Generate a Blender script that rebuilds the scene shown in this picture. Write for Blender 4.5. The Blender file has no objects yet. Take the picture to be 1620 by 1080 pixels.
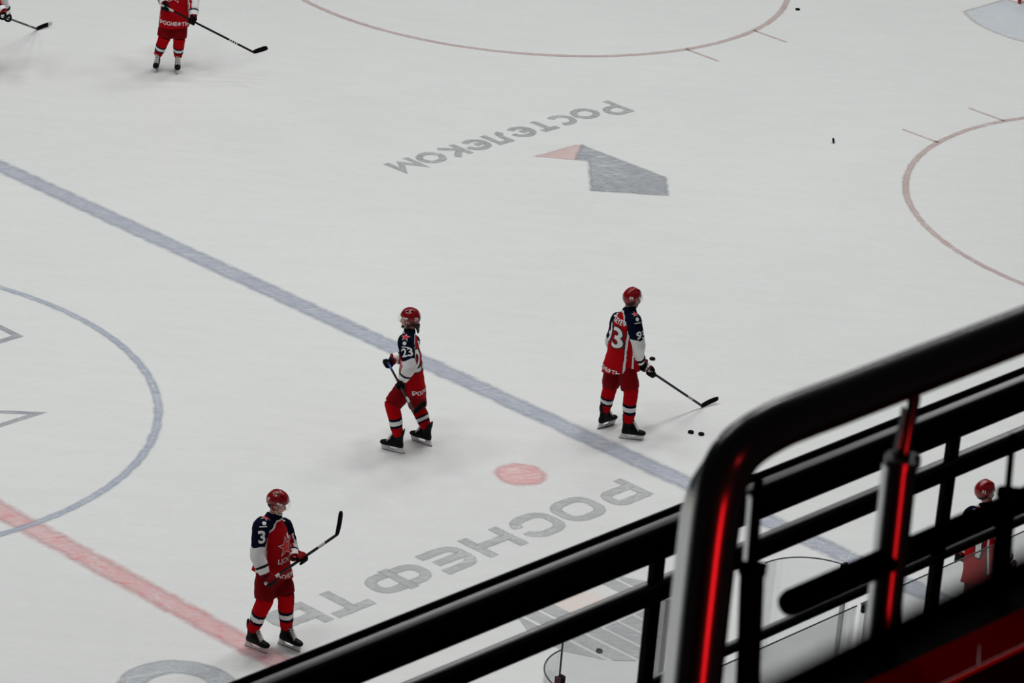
import bpy, bmesh, math, random
import numpy as np
from mathutils import Vector, Matrix, noise
from mathutils.bvhtree import BVHTree

random.seed(7)
V = Vector
COL = bpy.context.scene.collection
PI = math.pi

# ------------------------------------------------------------------ camera
IMG_W, IMG_H = 1620.0, 1080.0
CAM = V((-26.79965, -35.68643, 20.13751))
YAW, PITCH, ROLL, FPX = 0.728871, 0.4011895, 0.0854907, 6172.829
fwd = V((math.cos(PITCH)*math.cos(YAW), math.cos(PITCH)*math.sin(YAW), -math.sin(PITCH)))
_r = fwd.cross(V((0, 0, 1))).normalized()
_u = _r.cross(fwd)
RIGHT = math.cos(ROLL)*_r + math.sin(ROLL)*_u
UP = -math.sin(ROLL)*_r + math.cos(ROLL)*_u
FH = V((math.cos(YAW), math.sin(YAW), 0))          # horizontal viewing direction
RH = V((math.sin(YAW), -math.cos(YAW), 0))         # horizontal right


def ray(px, py):
    return fwd + RIGHT*((px-IMG_W/2)/FPX) - UP*((py-IMG_H/2)/FPX)


def on_z(px, py, z=0.0):
    d = ray(px, py)
    return CAM + d*((z-CAM.z)/d.z)


def on_y(px, py, y):
    d = ray(px, py)
    return CAM + d*((y-CAM.y)/d.y)


def on_fh(px, py, dist):
    """point of the sight line at a horizontal distance measured along the viewing direction"""
    d = ray(px, py)
    return CAM + d*((dist-CAM.dot(FH))/d.dot(FH))


cam_d = bpy.data.cameras.new('camera')
cam = bpy.data.objects.new('camera', cam_d)
COL.objects.link(cam)
m = Matrix((RIGHT, UP, -fwd)).transposed().to_4x4()
m.translation = CAM
cam.matrix_world = m
cam_d.sensor_width = 36.0
cam_d.lens = FPX*36.0/IMG_W
cam_d.clip_end = 500
cam_d.clip_start = 0.1
cam_d.dof.use_dof = True
cam_d.dof.focus_distance = 47.0
cam_d.dof.aperture_fstop = 21
bpy.context.scene.camera = cam
vs = bpy.context.scene.view_settings
vs.view_transform = 'Standard'
vs.look = 'None'
vs.gamma = 1.0
vs.use_curve_mapping = False
vs.exposure = 0.0


# ------------------------------------------------------------------ materials
def lin(r, g, b):
    f = lambda c: (c/255/12.92 if c/255 <= 0.04045 else ((c/255+0.055)/1.055)**2.4)
    return (f(r), f(g), f(b), 1.0)


def mat(name, col, rough=0.6, metal=0.0, spec=0.5, var=0.12, scale=40.0, bump=0.0, coat=0.0):
    mt = bpy.data.materials.new(name)
    mt.use_nodes = True
    nt = mt.node_tree
    b = nt.nodes['Principled BSDF']
    tc = nt.nodes.new('ShaderNodeTexCoord')
    nz = nt.nodes.new('ShaderNodeTexNoise')
    nz.inputs['Scale'].default_value = scale
    nz.inputs['Detail'].default_value = 4
    nt.links.new(tc.outputs['Object'], nz.inputs['Vector'])
    mx = nt.nodes.new('ShaderNodeMix')
    mx.data_type = 'RGBA'
    mx.inputs[6].default_value = (col[0]*(1-var), col[1]*(1-var), col[2]*(1-var), 1)
    mx.inputs[7].default_value = (min(1, col[0]*(1+var)), min(1, col[1]*(1+var)), min(1, col[2]*(1+var)), 1)
    nt.links.new(nz.outputs['Fac'], mx.inputs[0])
    nt.links.new(mx.outputs[2], b.inputs['Base Color'])
    b.inputs['Roughness'].default_value = rough
    b.inputs['Metallic'].default_value = metal
    b.inputs['Specular IOR Level'].default_value = spec
    b.inputs['Coat Weight'].default_value = coat
    if bump:
        bp = nt.nodes.new('ShaderNodeBump')
        bp.inputs['Strength'].default_value = bump
        bp.inputs['Distance'].default_value = 0.004
        nt.links.new(nz.outputs['Fac'], bp.inputs['Height'])
        nt.links.new(bp.outputs['Normal'], b.inputs['Normal'])
    return mt


def glass_mat(name, tint, alpha_face, rough=0.05):
    mt = bpy.data.materials.new(name)
    mt.use_nodes = True
    nt = mt.node_tree
    nt.nodes.remove(nt.nodes['Principled BSDF'])
    out = nt.nodes['Material Output']
    tr = nt.nodes.new('ShaderNodeBsdfTransparent')
    tr.inputs[0].default_value = tint
    df = nt.nodes.new('ShaderNodeBsdfDiffuse')
    df.inputs[0].default_value = (0.7, 0.7, 0.7, 1)
    gl = nt.nodes.new('ShaderNodeBsdfGlossy')
    gl.inputs['Roughness'].default_value = rough
    fr = nt.nodes.new('ShaderNodeFresnel')
    fr.inputs['IOR'].default_value = 1.45
    nz = nt.nodes.new('ShaderNodeTexNoise')
    nz.inputs['Scale'].default_value = 3.0
    nz.inputs['Detail'].default_value = 6
    tc = nt.nodes.new('ShaderNodeTexCoord')
    nt.links.new(tc.outputs['Object'], nz.inputs['Vector'])
    mp = nt.nodes.new('ShaderNodeMapRange')
    mp.inputs['To Min'].default_value = alpha_face*0.6
    mp.inputs['To Max'].default_value = alpha_face*1.4
    nt.links.new(nz.outputs['Fac'], mp.inputs['Value'])
    m1 = nt.nodes.new('ShaderNodeMixShader')
    nt.links.new(mp.outputs[0], m1.inputs[0])
    nt.links.new(tr.outputs[0], m1.inputs[1])
    nt.links.new(df.outputs[0], m1.inputs[2])
    m2 = nt.nodes.new('ShaderNodeMixShader')
    sc = nt.nodes.new('ShaderNodeMath')
    sc.operation = 'MULTIPLY'
    sc.inputs[1].default_value = 0.2
    nt.links.new(fr.outputs[0], sc.inputs[0])
    nt.links.new(sc.outputs[0], m2.inputs[0])
    nt.links.new(m1.outputs[0], m2.inputs[1])
    nt.links.new(gl.outputs[0], m2.inputs[2])
    nt.links.new(m2.outputs[0], out.inputs['Surface'])
    return mt


ICE_GAIN = 0.74      # how bright a white albedo of 1 shows on the ice


def ice_mat(name, paint=None, paint2=None, strength=1.0, blotch=0.25, edge=None):
    """frosted ice; paint is the sRGB colour a painted mark shows through it, paint2 a fresher blotch colour"""
    mt = bpy.data.materials.new(name)
    mt.use_nodes = True
    nt = mt.node_tree
    L = nt.links.new
    b = nt.nodes['Principled BSDF']
    geo = nt.nodes.new('ShaderNodeNewGeometry')

    def nz(scale, detail=4, rot=0.0, stretch=(1, 1, 1), rough=0.5, dist=0.0):
        m0 = nt.nodes.new('ShaderNodeMapping')
        m0.inputs['Rotation'].default_value = (0, 0, rot)
        L(geo.outputs['Position'], m0.inputs['Vector'])
        mp = nt.nodes.new('ShaderNodeMapping')
        mp.inputs['Scale'].default_value = stretch
        L(m0.outputs[0], mp.inputs['Vector'])
        n = nt.nodes.new('ShaderNodeTexNoise')
        n.inputs['Scale'].default_value = scale
        n.inputs['Detail'].default_value = detail
        n.inputs['Roughness'].default_value = rough
        n.inputs['Distortion'].default_value = dist
        L(mp.outputs[0], n.inputs['Vector'])
        return n.outputs['Fac']

    def rng(x, a, c, lo, hi):
        mr = nt.nodes.new('ShaderNodeMapRange')
        mr.inputs['From Min'].default_value = a
        mr.inputs['From Max'].default_value = c
        mr.inputs['To Min'].default_value = lo
        mr.inputs['To Max'].default_value = hi
        L(x, mr.inputs['Value'])
        return mr.outputs[0]

    def math_(op, x, y):
        n = nt.nodes.new('ShaderNodeMath')
        n.operation = op
        for i, q in enumerate((x, y)):
            if isinstance(q, (int, float)):
                n.inputs[i].default_value = q
            else:
                L(q, n.inputs[i])
        return n.outputs[0]

    def mix(f, a, c):
        n = nt.nodes.new('ShaderNodeMix')
        n.data_type = 'RGBA'
        for i, q in ((0, f), (6, a), (7, c)):
            if isinstance(q, (int, float, tuple)):
                n.inputs[i].default_value = q
            else:
                L(q, n.inputs[i])
        return n.outputs[2]

    # skate cuts: thin ridges of long stretched noise in several directions
    cuts = None
    for k, (rot, st) in enumerate(((0.35, (1, 14, 1)), (0.95, (1, 18, 1)), (1.7, (1, 12, 1)), (2.6, (1, 16, 1)))):
        f = nz(0.55+0.17*k, 2, rot, st, 0.5, 1.1)
        a = math_('ABSOLUTE', math_('SUBTRACT', f, 0.5), 0)
        c = rng(a, 0.0, 0.016, 1.0, 0.0)
        patch = rng(nz(0.6, 3, 0.7*k+.4), 0.46, 0.62, 0.0, 1.0)
        c = math_('MULTIPLY', c, patch)
        cuts = c if cuts is None else math_('MAXIMUM', cuts, c)
    big = rng(nz(0.18, 3), 0.3, 0.7, -0.022, 0.022)
    mid = rng(nz(1.1, 6, 0.8, (1, 4.0, 1), .6), 0.3, 0.7, -0.02, 0.02)
    fine = rng(nz(7, 6, 0.75, (1, 5.0, 1), 0.75), 0.3, 0.7, -0.034, 0.034)
    s = math_('ADD', math_('ADD', big, mid), fine)
    base = lin(206, 208, 207)
    base = tuple(c/ICE_GAIN for c in base[:3])
    white = mix(rng(s, -0.06, 0.06, 0.0, 1.0), tuple(c*0.93 for c in base)+(1,), tuple(min(.93, c*1.06) for c in base)+(1,))
    white = mix(math_('MULTIPLY', cuts, 0.55), white, (0.9, 0.9, 0.9, 1))
    if paint:
        p = tuple(c/ICE_GAIN for c in lin(*paint)[:3])+(1,)
        if paint2:
            p2 = tuple(c/ICE_GAIN for c in lin(*paint2)[:3])+(1,)
            p = mix(rng(nz(4.0, 6, 0.8, (1, 1.5, 1), 0.72), 0.5, 0.68, 0.0, 0.9), p, p2)
        f = rng(nz(1.7, 6, 0.8, (1, 2.4, 1), 0.7), 0.3, 0.7, strength-blotch, min(1.0, strength+blotch))
        f2 = rng(nz(6, 6, 0.9, (1, 3.5, 1), 0.75), 0.28, 0.62, 0.58, 1.0)
        f3 = rng(nz(5, 5, 0.5, (1, 6.0, 1), 0.7), 0.30, 0.55, 0.75, 1.0)
        f = math_('MULTIPLY', f, f3)
        f = math_('MULTIPLY', f, f2)
        f = math_('MULTIPLY', f, rng(cuts, 0.0, 1.0, 1.0, 0.30))
        colr = mix(f, white, p)
    else:
        colr = white
    if paint:
        at = nt.nodes.new('ShaderNodeAttribute')
        at.attribute_name = 'fade'
        tr = nt.nodes.new('ShaderNodeBsdfTransparent')
        ms = nt.nodes.new('ShaderNodeMixShader')
        wob = rng(nz(5, 4, 0.7), 0.3, 0.7, -0.16, 0.16)
        sm = nt.nodes.new('ShaderNodeMapRange')
        sm.interpolation_type = 'SMOOTHSTEP'
        inv = math_('MULTIPLY', math_('MULTIPLY', at.outputs['Fac'], math_('SUBTRACT', 1.0, at.outputs['Fac'])), 4.0)
        L(math_('ADD', at.outputs['Fac'], math_('MULTIPLY', wob, inv)), sm.inputs['Value'])
        fd_ = sm.outputs[0]
        L(fd_, ms.inputs[0])
        L(tr.outputs[0], ms.inputs[1])
        L(b.outputs[0], ms.inputs[2])
        L(ms.outputs[0], nt.nodes['Material Output'].inputs['Surface'])
    L(colr, b.inputs['Base Color'])
    b.inputs['Roughness'].default_value = 0.42
    b.inputs['Specular IOR Level'].default_value = 0.25
    bp = nt.nodes.new('ShaderNodeBump')
    bp.inputs['Strength'].default_value = 0.12
    bp.inputs['Distance'].default_value = 0.01
    L(math_('ADD', fine, math_('MULTIPLY', cuts, 0.05)), bp.inputs['Height'])
    L(bp.outputs['Normal'], b.inputs['Normal'])
    if edge:
        pass
    return mt


M = dict(
    red=mat('red jersey knit', lin(168, 9, 20), 0.8, spec=0.05, bump=0.15, scale=90),
    navy=mat('navy jersey knit', lin(9, 16, 36), 0.8, spec=0.04, scale=90),
    white=mat('white jersey knit', lin(222, 222, 222), 0.75, spec=0.2, var=0.05, scale=90),
    pants=mat('red nylon pants', lin(116, 5, 13), 0.7, spec=0.06, bump=0.3, scale=30),
    sock=mat('red knitted sock', lin(172, 8, 18), 0.9, spec=0.03, scale=120),
    black=mat('black leather', lin(7, 7, 8), 0.5, spec=0.12, scale=60),
    lace=mat('white lace', lin(215, 215, 212), 0.8, scale=60),
    holder=mat('white plastic', lin(226, 228, 230), 0.35, scale=20, var=0.04),
    steel=mat('blade steel', lin(110, 112, 116), 0.3, metal=0.9, scale=20),
    skin=mat('skin', lin(205, 150, 128), 0.55, scale=30),
    lip=mat('lip', lin(160, 90, 85), 0.5, scale=30),
    eye=mat('eye white', lin(220, 220, 216), 0.3, scale=10, var=0.02),
    iris=mat('iris', lin(40, 30, 25), 0.3, scale=10),
    hair=mat('dark hair', lin(38, 26, 22), 0.7, scale=120, var=0.4),
    helmet=mat('glossy red helmet', lin(128, 4, 14), 0.3, spec=0.4, scale=8, coat=0.3, var=0.05),
    padding=mat('black padding', lin(6, 6, 7), 0.9, spec=0.05, scale=40),
    visor=glass_mat('clear visor', (0.95, 0.95, 0.95, 1), 0.06),
    glovered=mat('red glove', lin(120, 6, 16), 0.7, spec=0.1, bump=0.3, scale=50),
    gloveblack=mat('black glove', lin(7, 7, 10), 0.7, spec=0.1, bump=0.3, scale=50),
    print_white=mat('white print', lin(232, 232, 232), 0.7, var=0.03),
    print_red=mat('red print', lin(214, 20, 34), 0.7, var=0.03),
    print_black=mat('black print', lin(14, 14, 16), 0.7, var=0.03),
    shaft=mat('black stick', lin(7, 7, 8), 0.45, spec=0.2, scale=30),
    blue=mat('blue grip tape', lin(40, 80, 150), 0.6, scale=30),
    tape=mat('black tape', lin(7, 7, 8), 0.85, spec=0.1, scale=60),
    whitetape=mat('white tape', lin(205, 205, 205), 0.8, scale=60),
    rubber=mat('black rubber', lin(6, 6, 7), 0.7, spec=0.1, scale=60),
    rail=mat('gloss black steel', lin(3, 3, 4), 0.24, spec=0.5, scale=60, var=0.3),
    matte=mat('matte black steel', lin(2, 2, 3), 0.8, spec=0.0, scale=60),
    railb=mat('black steel', lin(4, 4, 5), 0.30, spec=0.5, scale=40, var=0.3),
    alu=mat('brushed aluminium', lin(222, 223, 224), 0.5, metal=0.1, scale=25),
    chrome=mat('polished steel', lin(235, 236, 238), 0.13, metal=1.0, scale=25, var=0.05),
    boards=mat('white board plastic', lin(224, 226, 228), 0.4, scale=3, var=0.04),
    yellow=mat('yellow kick plate', lin(215, 180, 40), 0.5, scale=6, var=0.06),
    cap=mat('dark cap rail', lin(30, 34, 60), 0.5, scale=10),
    glass=glass_mat('clear acrylic', (0.98, 0.985, 0.985, 1), 0.02),
    glassedge=mat('acrylic edge', lin(70, 74, 76), 0.4, scale=10),
    scuffed=glass_mat('scuffed acrylic', (0.93, 0.935, 0.935, 1), 0.12),
    concrete=mat('dark painted concrete', lin(8, 8, 9), 0.9, spec=0.03, scale=30, var=0.3, bump=0.3),
    redglow=mat('dark floor with painted red glow', lin(118, 3, 7), 0.9, spec=0.0, scale=150, var=0.5, bump=0.4),  # red light on the step put into its base colour
    nosing=mat('pale step nosing', lin(245, 238, 236), 0.6, scale=60, var=0.2),
    dark=mat('dark cloth', lin(2, 2, 3), 0.9, spec=0.0, scale=60),
    dullred=mat('dull red edging', lin(110, 62, 62), 0.7),
    net=mat('white net', lin(225, 225, 225), 0.8, scale=60),
    goalred=mat('red goal pipe', lin(170, 16, 40), 0.4, scale=20),
)


# ------------------------------------------------------------------ mesh helpers
class Geo:
    def __init__(s):
        s.v = []
        s.f = []
        s.m = []

    def add(s, vs_, fs, mi=0):
        o = len(s.v)
        s.v.extend(V(p) for p in vs_)
        for f in fs:
            s.f.append(tuple(i+o for i in f))
            s.m.append(mi)
        return s

    # elliptic rings: list of (centre, a, b) with a, b half-axis vectors
    def loft(s, rings, seg=24, mi=0, power=2.0, caps=True):
        vs_, fs = [], []
        for c, a, b in rings:
            for k in range(seg):
                t = 2*PI*k/seg
                ct, st = math.cos(t), math.sin(t)
                x = math.copysign(abs(ct)**(2/power), ct)
                y = math.copysign(abs(st)**(2/power), st)
                vs_.append(V(c)+V(a)*x+V(b)*y)
        n = len(rings)
        for i in range(n-1):
            for k in range(seg):
                k2 = (k+1) % seg
                fs.append((i*seg+k, i*seg+k2, (i+1)*seg+k2, (i+1)*seg+k))
        if caps:
            fs.append(tuple(range(seg))[::-1])
            fs.append(tuple((n-1)*seg+k for k in range(seg)))
        return s.add(vs_, fs, mi)

    def tube(s, pts, radii, seg=16, mi=0, flat=None, power=2.0, roundcaps=True):
        pts = [V(p) for p in pts]
        if not hasattr(radii, '__len__'):
            radii = [radii]*len(pts)
        n = len(pts)
        tang = []
        for i in range(n):
            a = pts[max(0, i-1)]
            b = pts[min(n-1, i+1)]
            tang.append((b-a).normalized())
        ref = V((0, 0, 1)) if abs(tang[0].z) < 0.9 else V((1, 0, 0))
        if flat is not None:
            ref = V(flat)
        rings = []
        for i in range(n):
            x = (ref-tang[i]*ref.dot(tang[i])).normalized()
            ref = x
            y = tang[i].cross(x)
            r_ = radii[i]
            rx, ry = r_ if hasattr(r_, '__len__') else (r_, r_)
            rings.append((pts[i], x*rx, y*ry, tang[i], max(rx, ry)))
        out = [(c, a, b) for c, a, b, t, q in rings]
        if roundcaps:
            c, a, b, t, q = rings[0]
            out = [(c-t*q*0.85, a*0.45, b*0.45), (c-t*q*0.5, a*0.85, b*0.85)] + out
            c, a, b, t, q = rings[-1]
            out += [(c+t*q*0.5, a*0.85, b*0.85), (c+t*q*0.85, a*0.45, b*0.45)]
        return s.loft(out, seg, mi, power)

    def ball(s, c, rx, ry=None, rz=None, axes=None, seg=20, mi=0):
        ry = rx if ry is None else ry
        rz = rx if rz is None else rz
        ax = axes or (V((1, 0, 0)), V((0, 1, 0)), V((0, 0, 1)))
        n = max(6, seg//2)
        rings = []
        for i in range(1, n):
            t = PI*i/n
            rings.append((V(c)-ax[2]*rz*math.cos(t), ax[0]*rx*math.sin(t), ax[1]*ry*math.sin(t)))
        return s.loft(rings, seg, mi)

    def box(s, c, hx, hy, hz, axes=None, mi=0):
        ax = axes or (V((1, 0, 0)), V((0, 1, 0)), V((0, 0, 1)))
        vs_ = []
        for sx in (-1, 1):
            for sy in (-1, 1):
                for sz in (-1, 1):
                    vs_.append(V(c)+ax[0]*hx*sx+ax[1]*hy*sy+ax[2]*hz*sz)
        fs = [(0, 1, 3, 2), (4, 6, 7, 5), (0, 4, 5, 1), (2, 3, 7, 6), (0, 2, 6, 4), (1, 5, 7, 3)]
        return s.add(vs_, fs, mi)

    def prism(s, poly, z0, z1, mi=0):
        """polygon in world xy between two heights"""
        n = len(poly)
        vs_ = [V((x, y, z0)) for x, y in poly]+[V((x, y, z1)) for x, y in poly]
        fs = [tuple(range(n))[::-1], tuple(range(n, 2*n))]+[(i, (i+1) % n, (i+1) % n+n, i+n) for i in range(n)]
        return s.add(vs_, fs, mi)

    def mesh(s, name):
        me = bpy.data.meshes.new(name)
        me.from_pydata([tuple(p) for p in s.v], [], s.f)
        me.polygons.foreach_set('material_index', s.m)
        me.update()
        bm = bmesh.new()
        bm.from_mesh(me)
        bmesh.ops.recalc_face_normals(bm, faces=bm.faces)
        bm.to_mesh(me)
        bm.free()
        return me


def link(name, me, mats, parent=None, smooth=True, bevel=0.0):
    o = bpy.data.objects.new(name, me)
    COL.objects.link(o)
    for q in (mats if isinstance(mats, (list, tuple)) else [mats]):
        me.materials.append(q)
    if smooth:
        me.polygons.foreach_set('use_smooth', [True]*len(me.polygons))
        if smooth == 'auto':
            me.set_sharp_from_angle(angle=0.7)
    if bevel:
        md = o.modifiers.new('bevel', 'BEVEL')
        md.width = bevel
        md.segments = 3
        md.limit_method = 'ANGLE'
    if parent:
        o.parent = parent
        o.matrix_parent_inverse = parent_inverse(parent)
    return o


def world_of(p):
    if p.parent:
        return world_of(p.parent) @ p.matrix_parent_inverse @ p.matrix_basis
    return p.matrix_basis.copy()


def parent_inverse(p):
    return world_of(p).inverted()


def G(name, geo, mats, parent=None, smooth=True, bevel=0.0):
    return link(name, geo.mesh(name), mats, parent, smooth, bevel)


def empty(name, loc, label, cat, group=None):
    o = bpy.data.objects.new(name, None)
    COL.objects.link(o)
    o.location = loc
    o.empty_display_size = 0.1
    tag(o, label, cat, group)
    return o


def tag(o, label=None, cat=None, group=None, kind=None):
    if label:
        o['label'] = label
    if cat:
        o['category'] = cat
    if group:
        o['group'] = group
    if kind:
        o['kind'] = kind


def evaluated(o):
    dg = bpy.context.evaluated_depsgraph_get()
    dg.update()
    return bpy.data.meshes.new_from_object(o.evaluated_get(dg))


def fuse(name, geo, voxel=0.012, smooth=4, ripple=None):
    """union of overlapping closed shells as one continuous surface"""
    me = geo.mesh(name)
    o = bpy.data.objects.new('tmp', me)
    COL.objects.link(o)
    md = o.modifiers.new('r', 'REMESH')
    md.mode = 'VOXEL'
    md.voxel_size = voxel
    if smooth:
        sm = o.modifiers.new('s', 'SMOOTH')
        sm.iterations = smooth
        sm.factor = 0.5
    out = evaluated(o)
    bpy.data.objects.remove(o)
    bpy.data.meshes.remove(me)
    out.name = name
    if ripple:
        out.update()
        nor = [v.normal.copy() for v in out.vertices]
        for v, n in zip(out.vertices, nor):
            v.co += n*ripple(v.co)
        out.update()
    return out


def paint(me, fn):
    idx = [fn(p.center, p.normal) for p in me.polygons]
    me.polygons.foreach_set('material_index', idx)


# ------------------------------------------------------------------ lettering
def text_mesh(body, height=1.0, bold=0.0, seg_len=0.05, xscale=1.0):
    cu = bpy.data.curves.new('txt', 'FONT')
    cu.body = body
    cu.size = height/0.7
    cu.align_x = 'CENTER'
    cu.offset = bold*height
    cu.resolution_u = 4
    o = bpy.data.objects.new('txt', cu)
    COL.objects.link(o)
    me = evaluated(o)
    bpy.data.objects.remove(o)
    bpy.data.curves.remove(cu)
    bm = bmesh.new()
    bm.from_mesh(me)
    bpy.data.meshes.remove(me)
    bmesh.ops.remove_doubles(bm, verts=bm.verts, dist=1e-5)
    refine(bm, seg_len*height)
    for v in bm.verts:
        v.co.y -= height/2
        v.co.x *= xscale
    return bm


def refine(bm, L):
    bmesh.ops.triangulate(bm, faces=bm.faces)
    for _ in range(5):
        es = [e for e in bm.edges if e.calc_length() > L]
        if not es:
            break
        bmesh.ops.subdivide_edges(bm, edges=es, cuts=1)
        bmesh.ops.triangulate(bm, faces=bm.faces)


def star_bm(r, inner=0.45, ring=None, seg=0.02):
    """five pointed star; ring = inner fraction for an outline only"""
    bm = bmesh.new()
    pts = []
    for k in range(10):
        a = PI/2+k*PI/5
        q = r if k % 2 == 0 else r*inner
        pts.append((q*math.cos(a), q*math.sin(a)))
    if ring:
        vo = [bm.verts.new((x, y, 0)) for x, y in pts]
        vi = [bm.verts.new((x*ring, y*ring, 0)) for x, y in pts]
        for k in range(10):
            bm.faces.new((vo[k], vo[(k+1) % 10], vi[(k+1) % 10], vi[k]))
    else:
        c = bm.verts.new((0, 0, 0))
        vo = [bm.verts.new((x, y, 0)) for x, y in pts]
        for k in range(10):
            bm.faces.new((c, vo[k], vo[(k+1) % 10]))
    refine(bm, seg)
    return bm


def rect_bm(w, h, seg=0.02):
    bm = bmesh.new()
    bm.faces.new([bm.verts.new((x*w/2, y*h/2, 0)) for x, y in ((-1, -1), (1, -1), (1, 1), (-1, 1))])
    refine(bm, seg)
    return bm


def decal(name, bm, m_, target, centre, normal, up, off=0.004, parent=None, reach=0.25):
    """lay a flat figure onto a surface (real geometry that follows the cloth)"""
    me0 = target.data
    bvh = BVHTree.FromPolygons([v.co.copy() for v in me0.vertices], [tuple(p.vertices) for p in me0.polygons])
    n = V(normal).normalized()
    u = (V(up)-n*V(up).dot(n)).normalized()
    r = u.cross(n)
    mw = target_world(target)
    inv = mw.inverted()
    for v in bm.verts:
        p = V(centre)+r*v.co.x+u*v.co.y+n*reach
        lp = inv @ p
        ld = (inv.to_3x3() @ (-n)).normalized()
        hit, hn, fi, d = bvh.ray_cast(lp, ld, reach*2.2)
        if hit is None:
            hit, hn, fi, d = bvh.find_nearest(inv @ (V(centre)+r*v.co.x+u*v.co.y))
        v.co = mw @ (hit + n*off)
    me = bpy.data.meshes.new(name)
    bm.to_mesh(me)
    bm.free()
    return link(name, me, m_, parent, smooth=True)


def target_world(o):
    return Matrix.Identity(4)      # every skater mesh is modelled in world coordinates


def hit_on(target, px, py):
    me0 = target.data
    bvh = BVHTree.FromPolygons([v.co.copy() for v in me0.vertices], [tuple(p.vertices) for p in me0.polygons])
    h, n, fi, d = bvh.ray_cast(CAM, ray(px, py).normalized(), 200)
    return h, n


# ------------------------------------------------------------------ the ice and its paint
HALF_L, HALF_W, RAD = 30.0, 14.0, 8.5


def rink_outline(off=0.0, n=14):
    pts = []
    for cx, cy, a0 in ((HALF_L-RAD, HALF_W-RAD, 0), (-HALF_L+RAD, HALF_W-RAD, PI/2), (-HALF_L+RAD, -HALF_W+RAD, PI), (HALF_L-RAD, -HALF_W+RAD, 1.5*PI)):
        for k in range(n+1):
            a = a0+PI/2*k/n
            pts.append((cx+(RAD+off)*math.cos(a), cy+(RAD+off)*math.sin(a)))
    return pts


g = Geo()
g.prism(rink_outline(0.1), -0.12, 0.0)
ice = G('floor', g, ice_mat('scratched ice'), smooth=False)
tag(ice, 'white scratched ice of the hockey rink', kind='structure')

MARK = dict(
    blueline=ice_mat('blue line paint', (142, 149, 166), (132, 140, 161), 1.0, 0.14),
    redline=ice_mat('red line paint', (196, 148, 150), (206, 88, 96), 1.0, 0.15),
    bluecirc=ice_mat('blue circle paint', (138, 147, 167), None, 1.0, 0.16),
    redcirc=ice_mat('red circle paint', (166, 138, 134), None, 1.0, 0.2),
    reddot=ice_mat('red spot paint', (206, 142, 144), (204, 92, 100), 0.95, 0.2),
    ad1=ice_mat('grey lettering paint', (146, 149, 151), None, 0.95, 0.16),
    ad2=ice_mat('dark grey lettering paint', (132, 135, 136), None, 1.0, 0.12),
    logo=ice_mat('slate emblem paint', (126, 131, 139), (108, 114, 124), 1.0, 0.12),
    logored=ice_mat('pale red emblem paint', (186, 150, 146), None, 0.9, 0.2),
    orange=ice_mat('pale orange paint', (214, 196, 186), None, 0.7, 0.2),
    crease=ice_mat('pale blue crease paint', (176, 185, 193), None, 0.9, 0.1),
    creaseline=ice_mat('crease line paint', (168, 160, 156), None, 0.8, 0.2),
    ring=ice_mat('grey ring paint', (144, 150, 157), None, 1.0, 0.15),
)


def flat(name, polys, m_, z=0.002, label=None, feather=0.0, sides=2):
    """painted mark: polygons on the ice; quads may get worn soft borders along their edges 0-1 and 2-3"""
    bm = bmesh.new()
    lay = bm.verts.layers.float.new('fade')
    for poly in polys:
        if feather and len(poly) > 4:
            PP = [V(p) for p in poly]
            n = len(PP)
            area2 = sum(PP[i].x*PP[(i+1) % n].y-PP[(i+1) % n].x*PP[i].y for i in range(n))
            sg = 1 if area2 > 0 else -1
            vi, vo = [], []
            for i in range(n):
                d0, d1 = (PP[i]-PP[i-1]).normalized(), (PP[(i+1) % n]-PP[i]).normalized()
                t = (d0+d1).normalized()
                nn = V((-t.y, t.x))*sg
                k = feather/2/max(.35, nn.dot(V((-d0.y, d0.x))*sg))
                a, b = bm.verts.new((*(PP[i]+nn*k), z)), bm.verts.new((*(PP[i]-nn*k), z))
                a[lay], b[lay] = 1.0, 0.0
                vi.append(a)
                vo.append(b)
            bm.faces.new(vi)
            for i in range(n):
                bm.faces.new((vi[i], vi[(i+1) % n], vo[(i+1) % n], vo[i]))
        elif feather and len(poly) == 4:
            a, b, c, d = [V(p) for p in poly]      # a-b and d-c are the long sides
            rows = []
            w0, w1 = (a-d).length, (b-c).length
            for t, fv in ((-.5, 0.0), (.5, 1.0)):
                k0, k1 = feather*t/max(w0, 1e-4), feather*t/max(w1, 1e-4)
                rows.append((a+(d-a)*k0, b+(c-b)*k1, fv))
            if sides == 2:
                for t, fv in ((.5, 1.0), (-.5, 0.0)):
                    k0, k1 = feather*t/max(w0, 1e-4), feather*t/max(w1, 1e-4)
                    rows.append((d+(a-d)*k0, c+(b-c)*k1, fv))
            else:
                rows.append((d, c, 1.0))
            vr = []
            for p, q, fv in rows:
                v1, v2 = bm.verts.new((p.x, p.y, z)), bm.verts.new((q.x, q.y, z))
                v1[lay] = v2[lay] = fv
                vr.append((v1, v2))
            for (v1, v2), (v3, v4) in zip(vr, vr[1:]):
                bm.faces.new((v1, v2, v4, v3))
        else:
            vs_ = [bm.verts.new((x, y, z)) for x, y in poly]
            for v in vs_:
                v[lay] = 1.0
            bm.faces.new(vs_)
    bm.normal_update()
    for f in bm.faces:
        if f.normal.z < 0:
            f.normal_flip()
    me = bpy.data.meshes.new(name)
    bm.to_mesh(me)
    bm.free()
    o = link(name, me, m_, ice, smooth=False)
    if label:
        o['label'] = label
    return o


def ring_polys(cx, cy, R, r, a0=0.0, a1=2*PI, n=96):
    out = []
    for k in range(n):
        t0 = a0+(a1-a0)*k/n
        t1 = a0+(a1-a0)*(k+1)/n
        out.append([(cx+R*math.cos(t0), cy+R*math.sin(t0)), (cx+R*math.cos(t1), cy+R*math.sin(t1)),
                    (cx+r*math.cos(t1), cy+r*math.sin(t1)), (cx+r*math.cos(t0), cy+r*math.sin(t0))])
    return out


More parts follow.
